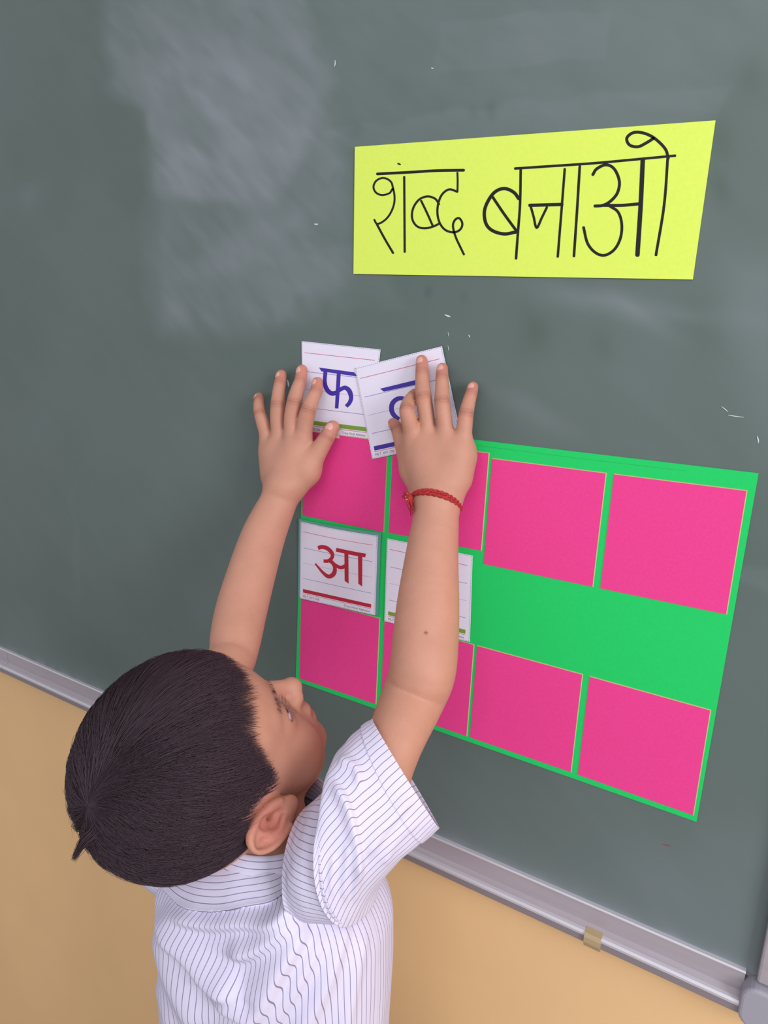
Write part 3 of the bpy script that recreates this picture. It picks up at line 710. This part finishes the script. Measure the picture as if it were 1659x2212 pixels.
def strands(P0, wid, nseg_sides=3):
    """P0: (n, m, 3) centre lines, wid (n,) or (n, m) half widths -> tapered thin triangular tubes as one mesh"""
    n, m, _ = P0.shape
    if wid.ndim == 1: wid = wid[:, None] * np.sqrt(np.clip(1.02 - np.linspace(0, 1, m), .02, 1))[None]
    T = np.gradient(P0, axis=1); T /= np.linalg.norm(T, axis=2, keepdims=True) + 1e-12
    ref = np.array([.31, .52, .79]); A = np.cross(T, ref); A /= np.linalg.norm(A, axis=2, keepdims=True) + 1e-12; B = np.cross(T, A)
    V = []
    for k in range(3):
        a = 2 * math.pi * k / 3; V.append(P0 + (A * math.cos(a) + B * math.sin(a)) * wid[:, :, None])
    V = np.stack(V, 2).reshape(-1, 3)                       # n, m, 3 sides
    i = np.arange(n)[:, None, None] * m * 3 + np.arange(m - 1)[None, :, None] * 3; k = np.arange(3)[None, None, :]
    a = i + k; b_ = i + (k + 1) % 3
    return V, np.stack([a, b_, b_ + 3, a + 3], -1).reshape(-1, 4)
M['hair'] = mat('black_hair', (.058, .036, .049), .62, .3)
M['hair'].node_tree.nodes['Principled BSDF'].inputs['Anisotropic'].default_value = .4
def Hn(a): return HC + HS * (np.asarray(a) @ HA.T)
for s in (1, -1):
    n = 105; t = rng.rand(n); z = (1.4 + 3.5 * t)
    base = np.column_stack([7.95 - .0 * z - .16 * (z - 1.5) ** 2 * .9, 3.15 + .32 * np.sin(t * 2.6) + (rng.rand(n) - .5) * .55, z * s])
    cand = hp[(np.abs(hp[:, 2] * s - 3) < 3) & (hp[:, 0] > 4.5) & (hp[:, 0] < 8.6) & (np.abs(hp[:, 1] - 3.2) < 1.5)]
    for i in range(n):
        j_ = np.argmin(((cand[:, 1:] - base[i, 1:]) ** 2).sum(1) - .05 * cand[:, 0]); base[i, 0] = cand[j_, 0] + .05
    d = np.column_stack([.22 - .55 * t, .30 - .6 * t, (.8 + 0 * t) * s]); ln = .45 + .25 * rng.rand(n)
    u = np.linspace(0, 1, 5)[None, :, None]
    Pn = base[:, None] + d[:, None] * ln[:, None, None] * u + np.array([.16, 0, 0]) * (u * (1 - u)) * 2
    V, F = strands(Hn(Pn), np.full(n, .00011)); mk('eyebrow', V, F, M['hair'], person)
    n = 26; t = np.linspace(0, 1, n)
    for up in (1, -1):
        zz = EYE[s][2] + s * (-.95 + 2.45 * t); yy = 1.42 + up * .52 * np.sin(np.pi * t) + .02; xx = 6.15 + np.sqrt(np.clip(1.48 ** 2 - (zz - EYE[s][2]) ** 2 * .9, .2, 9)) - .04
        base = np.column_stack([xx, yy, zz]); L_ = (.75 if up > 0 else .38) * (.6 + .5 * np.sin(np.pi * t)) * (.85 + .3 * rng.rand(n))
        d = np.column_stack([.8 + 0 * t, up * .45 + .2 * rng.randn(n) * .4, s * (t - .35) * .9 + .1 * rng.randn(n)])
        Pn = base[:, None] + d[:, None] * L_[:, None, None] * u + np.array([0, .45 * up, 0]) * L_[:, None, None] * u ** 2
        V, F = strands(Hn(Pn), np.full(n, .00013)); mk('eyelashes', V, F, M['hair'], person)

# ---- hair: a scalp cap and many combed strands, one mesh
def thr(f, r):
    """lowest height (u) that the hair reaches at each place round the head"""
    a = np.interp(f, [-9.5, -7.5, -5, -3.2, -2.6, -1.2, .6, 1.6, 2.4, 3.2, 4.2, 5.6, 7.0, 9], [-1.2, -2.6, -3.0, -2.4, -.8, 2.8, 3.5, 2.6, 1.1, 3.9, 6.7, 7.2, 7.7, 8.0])
    return a
HCc = np.array([-.35, 4.75, 0]); HRr = np.array([8.75, 8.3, 7.9])
def sph(th, ph):                                       # direction on the unit sphere round the whorl
    return th
W0 = np.array([-.62, .76, .18]); W0 /= np.linalg.norm(W0)                # whorl at the crown
e1 = np.cross(W0, [0, 0, 1.0]); e1 /= np.linalg.norm(e1); e2 = np.cross(W0, e1)
def dirv(al, az): return np.cos(al)[..., None] * W0 + np.sin(al)[..., None] * (np.cos(az)[..., None] * e1 + np.sin(az)[..., None] * e2)
# scalp cap
nu, nv = 160, 90
AZ, AL = np.meshgrid(np.linspace(0, 2 * np.pi, nu, endpoint=False), np.linspace(0, 2.9, nv))
Dv = dirv(AL, AZ); Q = HCc + Dv * HRr * .975
low = thr(Q[..., 0], Q[..., 2]); okv = (Q[..., 1] > low + .25)
F = grid_faces(nu, nv, True); fo_ = okv.ravel()[F].all(1); V = Hn(Q.reshape(-1, 3)); F = F[fo_]
used = np.unique(F); rm = -np.ones(len(V), int); rm[used] = np.arange(len(used)); capV = V[used]; capF = rm[F]
# strands
n = 21000; m = 8
al0 = np.arccos(1 - rng.rand(n) * 1.75); az0 = rng.rand(n) * 2 * np.pi
D0 = dirv(al0, az0); Q0 = HCc + D0 * HRr; k = (Q0[:, 1] > thr(Q0[:, 0], Q0[:, 2]) + .35); al0, az0 = al0[k], az0[k]; n = len(al0)
u = np.linspace(0, 1, m)[None]
Ls = .46 + .22 * rng.rand(n)
# combed sideways: strands turn round the whorl as they run out from it
clump = vnoise(np.column_stack([az0 * 3, al0 * 2]), .35, 21) - .5; cl2 = vnoise(np.column_stack([az0 * 3, al0 * 3]), .12, 22) - .5
tw = .20 * np.sin(az0 * 2 + .6) + .35 * clump + .25 * cl2
AL_ = al0[:, None] + Ls[:, None] * u; AZ_ = az0[:, None] + (tw[:, None] * u + .05 * rng.randn(n)[:, None] * u) * .8 / np.maximum(np.sin(al0)[:, None], .3)
lift = .985 + .028 * rng.rand(n)[:, None] + (.020 + .016 * rng.rand(n)[:, None]) * np.sin(u * np.pi * .8) + .018 * clump[:, None]
Qs = HCc + dirv(AL_, AZ_) * HRr * lift[..., None]
lim = thr(Qs[..., 0], Qs[..., 2]); over = np.where(Qs[..., 0] > 3.6, .65, .25) + np.where(Qs[..., 0] > 3.0, .9, .4) * rng.rand(n)[:, None] + .9 * np.clip(clump, 0, 1)[:, None] + np.where(Qs[..., 0] > 5, .7 * (cl2[:, None] + .2), 0)
good = Qs[..., 1] > lim - over
last = np.where(good.all(1), m, np.argmin(good, 1)); keep = last >= 3
fr = (np.clip(last, 3, m) - 1) / (m - 1)
tt = u * fr[:, None]; ii = tt * (m - 1); i0 = np.clip(ii.astype(int), 0, m - 2); w_ = (ii - i0)[..., None]
Qs = np.take_along_axis(Qs, i0[..., None], 1) * (1 - w_) + np.take_along_axis(Qs, i0[..., None] + 1, 1) * w_
Qs = Qs[keep]; V1, F1 = strands(Hn(Qs), .00017 + .00011 * rng.rand(len(Qs)))
# tapering loose tuft at the crown and a few flyaway hairs
tuft = []
pv = Hn(Qs.reshape(-1, 3)); pd = proj(pv); dz_ = (pv - CAM) @ W[:, 2]; sc_ = np.hypot(pd[:, 0] - 200, pd[:, 1] - 1800) / 12 + dz_ / .02
root = pv[np.argmin(sc_)]; mpp = depth(root) / FPX; ix_, iy_ = W[:, 0] * mpp, W[:, 1] * mpp          # world steps of one pixel right and down
for i in range(170):
    o = rng.randn(3) * .0011; sp = rng.randn()
    a = root + o * 1.6 + ix_ * 12 - iy_ * 14; b_ = root + o * 1.3; c = b_ + ix_ * -16 + iy_ * 14 + W[:, 2] * -.002; e = b_ - ix_ * (40 + 2 * sp) + iy_ * (54 + 4 * rng.randn()) - o * .9
    tuft.append(to_head(catmull([a, b_, c, e], 8)))
fly = []
for i in range(420):
    a = rng.rand() * 1.9; z_ = rng.rand() * 2 * np.pi; q0 = dirv(np.array([a]), np.array([z_]))[0]
    base = HCc + q0 * HRr * 1.0
    if base[1] < thr(base[0], 0) + 1.0 or base[0] > .5: continue
    q1 = dirv(np.array([a + .20]), np.array([z_ + .12 * rng.randn()]))[0]; q2 = dirv(np.array([a + .34]), np.array([z_ + .2 * rng.randn()]))[0]
    fly.append(catmull([base, HCc + q1 * HRr * 1.035, HCc + q2 * HRr * (1.045 + .03 * rng.rand())], 8))
V2, F2 = strands(Hn(np.array(tuft)), np.full(len(tuft), .0003)); V3, F3 = strands(Hn(np.array(fly)), np.full(len(fly), .00011))
VV = np.vstack([capV, V1, V2, V3]); FF = np.vstack([capF, F1 + len(capV), F2 + len(capV) + len(V1), F3 + len(capV) + len(V1) + len(V2)])
hair = mk('hair', VV, FF, M['hair'], person, smooth=True)

# ---- shirt: lofted cloth panels with traced folds; 'stripe' runs across the printed pinstripes (metres)
M['cloth'] = mat('white_pinstripe_cotton', srgb(214, 210, 234), .85, .15)
nt = M['cloth'].node_tree; N = nt.nodes; L = nt.links; b = N['Principled BSDF']
at = N.new('ShaderNodeAttribute'); at.attribute_name = 'stripe'
def math_(op, a, bval=None):
    q = N.new('ShaderNodeMath'); q.operation = op
    if hasattr(a, 'links'): L.new(a, q.inputs[0])
    else: q.inputs[0].default_value = a
    if bval is not None: q.inputs[1].default_value = bval
    return q.outputs[0]
fr_ = math_('FRACT', math_('DIVIDE', at.outputs['Fac'], .0052)); ds = math_('ABSOLUTE', math_('SUBTRACT', fr_, .5))
mr = N.new('ShaderNodeMapRange'); mr.interpolation_type = 'SMOOTHSTEP'; mr.inputs['From Min'].default_value = .035; mr.inputs['From Max'].default_value = .085; mr.inputs['To Min'].default_value = .85; mr.inputs['To Max'].default_value = 0
L.new(ds, mr.inputs['Value']); mx = N.new('ShaderNodeMix'); mx.data_type = 'RGBA'
mx.inputs['A'].default_value = (*srgb(215, 211, 233), 1); mx.inputs['B'].default_value = (*srgb(108, 106, 140), 1)
L.new(mr.outputs[0], mx.inputs['Factor']); L.new(mx.outputs['Result'], b.inputs['Base Color'])
nz = N.new('ShaderNodeTexNoise'); nz.inputs['Scale'].default_value = 900; tc = N.new('ShaderNodeTexCoord'); L.new(tc.outputs['Object'], nz.inputs['Vector'])
bpn = N.new('ShaderNodeBump'); bpn.inputs['Strength'].default_value = .15; bpn.inputs['Distance'].default_value = .0005; L.new(nz.outputs['Fac'], bpn.inputs['Height']); L.new(bpn.outputs[0], b.inputs['Normal'])

def normals(G, closed=True):
    du = (np.roll(G, -1, 1) - np.roll(G, 1, 1)) if closed else np.gradient(G, axis=1)
    dv = np.gradient(G, axis=0); n_ = np.cross(du, dv); return n_ / (np.linalg.norm(n_, axis=2, keepdims=True) + 1e-12)
def folds(G, Nn, ridges, cen):
    """sum of cloth ridges traced in the photo, raised on the side of the panel that faces the room"""
    q = proj(G.reshape(-1, 3)); facing = ((G - CAM) * Nn).sum(2).ravel() < 0
    d = np.zeros(len(q))
    for poly, A, wa, wb in ridges:
        pl = catmull(np.array(poly, float), 26); dist, sg, t = seg_dist(q, pl)
        w = np.where(sg > 0, wb, wa); d += A * np.exp(-(dist / w) ** 2) * np.clip(np.minimum(t, 1 - t) * 6 + .25, 0, 1)
    return (d * facing).reshape(G.shape[:2])
zs = np.array([.60, .68, .76, .84, .90, .93, .955, .975, .990, 1.000, 1.006]); aa_ = np.array([.111, .109, .107, .106, .106, .105, .103, .094, .080, .066, .056])
bb_ = np.array([.086, .083, .080, .078, .077, .076, .073, .068, .062, .056, .052]); cx_ = np.array([.0, .0, .0, .0, .0, .0, .0, .0, -.003, -.006, -.008]); cy_ = np.array([0, 0, 0, 0, 0, 0, 0, .0, .0, .002, .004])
nu, nv = 520, 330
vv = np.linspace(0, len(zs) - 1, nv); I = np.arange(len(zs)); prof = catmull(np.column_stack([zs, aa_, bb_, cx_, cy_]), nv)
th = np.linspace(0, 2 * np.pi, nu, endpoint=False); ct, st_ = np.cos(th), np.sin(th); ex = .86
sx = np.sign(ct) * np.abs(ct) ** ex; sy = np.sign(st_) * np.abs(st_) ** ex
G = np.zeros((nv, nu, 3)); G[..., 0] = TX + prof[:, 3:4] + prof[:, 1:2] * sx; G[..., 1] = TY + prof[:, 4:5] + prof[:, 2:3] * sy; G[..., 2] = prof[:, 0:1] + 0 * sx
if normals(G)[10, 0, 0] < 0: flipN = -1
else: flipN = 1
Nn = normals(G) * flipN
RG = [([(384, 1966), (420, 1986), (464, 1997), (531, 1994), (593, 1991), (642, 1940), (676, 1880)], .0075, 26, 9),
      ([(350, 1960), (385, 2020), (419, 2060), (464, 2110), (524, 2132)], .0120, 40, 13),
      ([(498, 2050), (542, 2053), (598, 2017), (654, 1962), (672, 1925)], .0105, 36, 12),
      ([(352, 2000), (368, 2080), (398, 2155), (430, 2230)], .0100, 34, 18),
      ([(462, 2140), (515, 2168), (563, 2176), (605, 2100), (640, 2040), (664, 1985)], .0135, 46, 14),
      ([(560, 2250), (600, 2190), (650, 2110), (700, 2010)], .0070, 24, 14), ([(640, 2250), (690, 2150), (730, 2050), (745, 1990)], .0055, 22, 16),
      ([(740, 2250), (765, 2120), (785, 2010)], .0040, 16, 12), ([(345, 2120), (360, 2170), (370, 2230)], .0045, 16, 12), ([(470, 2250), (520, 2215), (580, 2200)], .0050, 24, 12)]
D = folds(G, Nn, RG, None)
D += .0012 * (vnoise(np.column_stack([np.tile(th, nv), np.repeat(prof[:, 0], nu) * 3]), .22, 31).reshape(nv, nu) - .5) * 2
D += .0030 * np.clip((.9 - prof[:, 0:1]) / .25, 0, 1) * np.sin(th * 9 + 1.5)[None] * .6
for _ in range(14): D = (D + np.roll(D, 1, 1) + np.roll(D, -1, 1) + np.vstack([D[:1], D[:-1]]) + np.vstack([D[1:], D[-1:]])) / 5
G2 = G + Nn * D[..., None]
arc = np.cumsum(np.r_[0, np.hypot(np.diff(sx * .11), np.diff(sy * .08))]); stripe = np.tile(arc, (nv, 1)) + .5 * D + .10 * (G[..., 2] - .9) * np.clip(-Nn[..., 1], 0, 1)
seam = catmull(np.array([(300, 1860), (341, 1901), (397, 1950), (464, 1965), (531, 1957), (598, 1944), (642, 1900), (672, 1868), (690, 1835)], float), 60)
q = proj(G.reshape(-1, 3)); ysm = np.interp(q[:, 0], seam[:, 0], seam[:, 1]); facing = ((G - CAM) * Nn).sum(2).ravel() < 0
up_ = ((q[:, 1] < ysm) & facing & (G.reshape(-1, 3)[:, 2] > .9))
sd_ = (ysm - q[:, 1])
F = grid_faces(nu, nv, True)
shirt = mk('shirt_body', G2.reshape(-1, 3), F[:, ::flipN].copy() if flipN < 0 else F, M['cloth'], person, smooth=True, attrs={'stripe': stripe.ravel()})
md = shirt.modifiers.new('solid', 'SOLIDIFY'); md.thickness = .0012; md.offset = -1
# yoke: a second layer sewn over the top of the back, stripes across
lay = up_ | ((sd_ > -4) & facing & (G.reshape(-1, 3)[:, 2] > .9)); Fy = F[lay[F].all(1)]; us = np.unique(Fy); rm = -np.ones(nu * nv, int); rm[us] = np.arange(len(us))
dy = np.where(sd_ > 0, .0016 + .0018 * np.exp(-sd_ / 10), .0006)
dy = dy + .0025 * np.exp(-((q[:, 0] - 640) / 16) ** 2) - .0012 * np.exp(-((q[:, 0] - 612) / 12) ** 2)
GY = (G + Nn * (D * 1.0)[..., None]).reshape(-1, 3) + Nn.reshape(-1, 3) * dy[:, None]
ys_ = sd_ * .00036
mk('yoke', GY[us], rm[Fy], M['cloth'], person, smooth=True, attrs={'stripe': ys_[us] + .0026}).modifiers.new('solid', 'SOLIDIFY').thickness = .001

def sleeve(rings, ridges, name, nu=300, nv=160, hem=True):
    """rings: (centre, long half axis vector, short half axis vector)"""
    R_ = np.array([np.r_[c, a, b_] for c, a, b_ in rings]); Q = catmull(R_, nv); th = np.linspace(0, 2 * np.pi, nu, endpoint=False)
    G = Q[:, None, 0:3] + np.cos(th)[None, :, None] * Q[:, None, 3:6] + np.sin(th)[None, :, None] * Q[:, None, 6:9]
    Nn = normals(G); cc = G - Q[:, None, 0:3]; sgn = np.sign((Nn * cc).sum()); Nn = Nn * sgn
    D = folds(G, Nn, ridges, None) + .0010 * (vnoise(np.column_stack([np.tile(th, nv), np.repeat(np.linspace(0, 1, nv), nu) * 2]), .3, 41).reshape(nv, nu) - .5)
    for _ in range(8): D = (D + np.roll(D, 1, 1) + np.roll(D, -1, 1) + np.vstack([D[:1], D[:-1]]) + np.vstack([D[1:], D[-1:]])) / 5
    D *= np.clip(np.linspace(1, 0, nv) * 8, 0, 1)[:, None]
    if hem: D = D + .0009 * (np.linspace(0, 1, nv)[:, None] > .80)
    G2 = G + Nn * D[..., None]
    ln_ = np.linalg.norm(np.diff(G[nv * 2 // 3], axis=0, append=G[nv * 2 // 3][:1]), axis=1); arc = np.r_[0, np.cumsum(ln_)[:-1]]
    arc = arc * (round(arc[-1] / .0052) * .0052 / arc[-1])
    o = mk(name, G2.reshape(-1, 3), grid_faces(nu, nv, True)[:, ::(1 if sgn > 0 else -1)].copy(), M['cloth'], person, smooth=True, attrs={'stripe': (np.tile(arc, (nv, 1)) + .8 * D).ravel()})
    md = o.modifiers.new('solid', 'SOLIDIFY'); md.thickness = .0011; md.offset = -1
    return o
A_ = [(736, 1686), (728, 1632), (748, 1600), (775, 1575), (805, 1555)]; B_ = [(790, 1978), (814, 1918), (862, 1858), (905, 1822), (947, 1785)]
of = [.205, .197, .187, .176, .166]; sh_ = [.046, .046, .043, .039, .034]; rings = []
for a, b_, o, h_ in zip(A_, B_, of, sh_):
    pa, pb = P(*a, o), P(*b_, o); c = (pa + pb) / 2; t_ = len(rings) / 4; la_ = (pa - pb) / 2
    v_ = vdir(c) + np.array([-.18, 0, .12]) * t_; w = (1 - t_) * np.array([0, -1.0, 0]) + t_ * v_ / np.linalg.norm(v_); w -= la_ * (w @ la_) / (la_ @ la_); w /= np.linalg.norm(w)
    rings.append((c, la_, w * h_))
SR = [([(722, 1688), (748, 1728), (764, 1776), (775, 1834), (779, 1905)][::-1], .0050, 18, 5), ([(792, 1850), (820, 1800), (850, 1765), (895, 1712)], .0035, 16, 10),
      ([(744, 1945), (746, 1880), (752, 1824)], .0022, 7, 6), ([(715, 1935), (716, 1890), (722, 1850)], .002, 6, 6), ([(768, 1950), (770, 1900), (778, 1860)], .002, 6, 6),
      ([(730, 1640), (768, 1660), (775, 1700)], .003, 12, 9), ([(830, 1870), (850, 1820), (900, 1770)], .002, 14, 9)]
sleeve(rings, SR, 'sleeve')
sh_r = []
for a, b_, oa, ob, h_ in (((683, 1738), (640, 1992), .186, .236, .034), ((704, 1706), (690, 1988), .194, .222, .041), ((733, 1680), (782, 1974), .204, .206, .0445)):
    pa, pb = P(*a, oa), P(*b_, ob); la_ = (pa - pb) / 2; w = np.array([.15, -1.0, 0]); w -= la_ * (w @ la_) / (la_ @ la_); w /= np.linalg.norm(w); sh_r.append(((pa + pb) / 2, la_, w * h_))
sleeve(sh_r, [], 'shoulder_panel', 300, 90, hem=False)
e_ = PR(478, 1500, .17, 54)[0]; ax_ = e_ - LSH; L0 = np.linalg.norm(ax_); ax_ /= L0; s1 = np.cross(ax_, [1.0, 0, 0]); s1 /= np.linalg.norm(s1); s2 = np.cross(ax_, s1)
def ring_(c, n, l_, s_):
    n = np.array(n, float); n /= np.linalg.norm(n); b_ = np.array([0, -1.0, 0]); b_ -= n * (b_ @ n); b_ /= np.linalg.norm(b_); return (np.array(c, float), np.cross(n, b_) * l_, b_ * s_)
sleeve([ring_(tp(-.040, 0, .950), (-1, 0, .1), .040, .058), ring_(tp(-.062, 0, .952), (-1, 0, .3), .049, .057), ring_(LSH + (-.002, 0, -.016), (-.85, .1, .6), .055, .050)], [], 'shoulder_panel', 160, 50, hem=False)
sleeve([ring_(LSH + (-.004, 0, -.016), (-.85, .1, .6), .057, .052), ring_(LSH + ax_ * .030 + (-.004, 0, 0), ax_ + (-.35, 0, 0), .049, .045), ring_(LSH + ax_ * .060, ax_, .044, .040), ring_(LSH + ax_ * .088, ax_, .043, .037)], [], 'sleeve', 120, 60)
# collar
nk = tp(-.008, .004, 1.003); cr = []
cprof = [(.054, -.010), (.051, .004), (.050, .014), (.0525, .018), (.057, .014), (.063, .002), (.068, -.009)]
pr_ = catmull(np.array(cprof), 28); th = np.linspace(0, 2 * np.pi, 160, endpoint=False)
tl = .32                                                          # the collar lies with the slant of the neck
Gc = np.zeros((28, 160, 3)); Gc[..., 0] = nk[0] + pr_[:, :1] * np.cos(th); Gc[..., 1] = nk[1] + pr_[:, :1] * np.sin(th) * .95; Gc[..., 2] = nk[2] + pr_[:, 1:] + .006 * np.sin(th)
mk('collar', Gc.reshape(-1, 3), grid_faces(160, 28, True)[:, ::-1].copy(), M['cloth'], person, smooth=True, attrs={'stripe': (np.cumsum(np.r_[0, np.linalg.norm(np.diff(pr_, axis=0), axis=1)])[:, None] * 1.0 + 0 * th[None]).ravel()}).modifiers.new('solid', 'SOLIDIFY').thickness = .001
# edge of the shirt front standing off the chest
slab('pocket_edge', [(838, 2082), (847, 2084), (857, 2130), (846, 2134)], .118, .1195, mat('grey_cloth_edge', srgb(186, 170, 176), .8), person)
slab('pocket_lining', [(838, 2096), (846, 2098), (849, 2124), (838, 2124)], .1196, .1205, mat('dark_lining', srgb(70, 52, 72), .8), person)

# ---- shorts, socks and shoes (below the frame)
M['navy'] = mat('navy_cloth', srgb(40, 44, 70), .8); M['sock'] = mat('white_sock', srgb(225, 225, 230), .85); M['shoe'] = mat('black_shoe', (.01, .01, .01), .3)
def tube(name, ctrs, rads, m, nu=40, nv=24, asp=1.0, parent=None):
    Q = catmull(np.column_stack([ctrs, rads]), nv); th = np.linspace(0, 2 * np.pi, nu, endpoint=False)
    G = np.zeros((nv, nu, 3)); G[..., 0] = Q[:, :1] + Q[:, 3:4] * np.cos(th); G[..., 1] = Q[:, 1:2] + Q[:, 3:4] * np.sin(th) * asp; G[..., 2] = Q[:, 2:3]
    o = mk(name, G.reshape(-1, 3), grid_faces(nu, nv, True), m, parent or person, smooth=True); o.modifiers.new('solid', 'SOLIDIFY').thickness = .0015; return o
tube('shorts_waist', [tp(0, 0, .50), tp(0, 0, .58), tp(0, 0, .66)], [.112, .111, .106], M['navy'], asp=.76)
for s in (1, -1):
    tube('shorts_leg', [tp(.055 * s, 0, .34), tp(.052 * s, 0, .44), tp(.050 * s, 0, .54)], [.062, .064, .066], M['navy'])
    tube('sock', [tp(.058 * s, 0, .05), tp(.056 * s, 0, .10), tp(.055 * s, -.003, .19)], [.033, .031, .040], M['sock'])
    V, F = uvsphere(tp(.060 * s, .032, .030), np.eye(3), np.array([.038, .085, .034]), 28, 16); V = np.array(V); V[:, 2] = np.maximum(V[:, 2], .0); mk('shoe', V, F, M['shoe'], person, smooth=True)

# ---- red thread tied round the right wrist
M['thread'] = noise_mix(mat('red_thread', srgb(176, 56, 56), .85, .1), 500, .35, bump=.6, bscale=1800); M['thread2'] = mat('golden_thread', srgb(206, 150, 96), .8)
wc, wr_ = PR(942, 1088, .0435, 48); wd = PR(932, 1210, .066, 58)[0] - wc; wd /= np.linalg.norm(wd)
wx = np.array([1.0, 0, 0]); wx -= wd * (wx @ wd); wx /= np.linalg.norm(wx); wy = np.cross(wd, wx); wy = wy if wy @ vdir(wc) > 0 else -wy
def twine(r0, rad, shift, ph, turns, amp):
    t = np.linspace(0, 2 * np.pi, 220); a = t
    rr = r0 + amp * np.cos(turns * t + ph); dz = shift(t) + amp * np.sin(turns * t + ph)
    return np.array([wc + wx * math.cos(q) * x + wy * math.sin(q) * x * .97 + wd * z for q, x, z in zip(a, rr, dz)]), rad
def tube_path(Pc, rad, sides=7):
    T = np.gradient(Pc, axis=0); T /= np.linalg.norm(T, axis=1)[:, None]; A = np.cross(T, wd * .3 + wx * .2 + wy * .93); A /= np.linalg.norm(A, axis=1)[:, None]; B = np.cross(T, A)
    th = np.linspace(0, 2 * np.pi, sides, endpoint=False); rad = np.broadcast_to(rad, (len(Pc),))
    V = Pc[:, None] + rad[:, None, None] * (np.cos(th)[None, :, None] * A[:, None] + np.sin(th)[None, :, None] * B[:, None])
    return V.reshape(-1, 3), grid_faces(sides, len(Pc), True)
brc = [twine(wr_ + .0020, .0012, lambda t: -.0052 * np.clip(np.sin(t), -.3, 1) + .0015 * np.cos(t), ph, 15, .0008) for ph in (0, 3.14)] + \
      [twine(wr_ + .0019, .0011, lambda t: -.0026 * np.clip(np.sin(t), -.3, 1) + .0030 * np.cos(t), ph, 13, .0007) for ph in (1, 4.1)]
VV, FF = [], []; n0 = 0
for pth, rad in brc:
    v, f = tube_path(pth, rad); VV.append(v); FF.append(f + n0); n0 += len(v)
brace = mk('thread_bracelet', np.vstack(VV), np.vstack(FF), M['thread'], person, smooth=True)
kn = P(885, 1076, .060); VV, FF = [], []; n0 = 0; Vg, Fg_, ng = [], [], 0
for i in range(46):
    tipx, tipy = ((874, 1066), (889, 1108), (880, 1072))[i % 3]; tip = P(tipx + rng.randn() * 3, tipy + rng.randn() * 4, .060 + .003 * rng.randn())
    mid = (kn + tip) / 2 + rng.randn(3) * .0014; v, f = tube_path(catmull([kn + rng.randn(3) * .001, mid, tip], 8), np.linspace(.0008, .0002, 8), 5)
    if i % 6 == 5: Vg.append(v); Fg_.append(f + ng); ng += len(v)
    else: VV.append(v); FF.append(f + n0); n0 += len(v)
v, f = uvsphere(kn, np.eye(3), np.array([.0028, .0028, .0034]), 12, 8); VV.append(np.array(v)); FF.append(f + n0)
mk('knot', np.vstack(VV), np.vstack(FF), M['thread'], brace, smooth=True)
mk('golden_strand', np.vstack(Vg), np.vstack(Fg_), M['thread2'], brace, smooth=True)
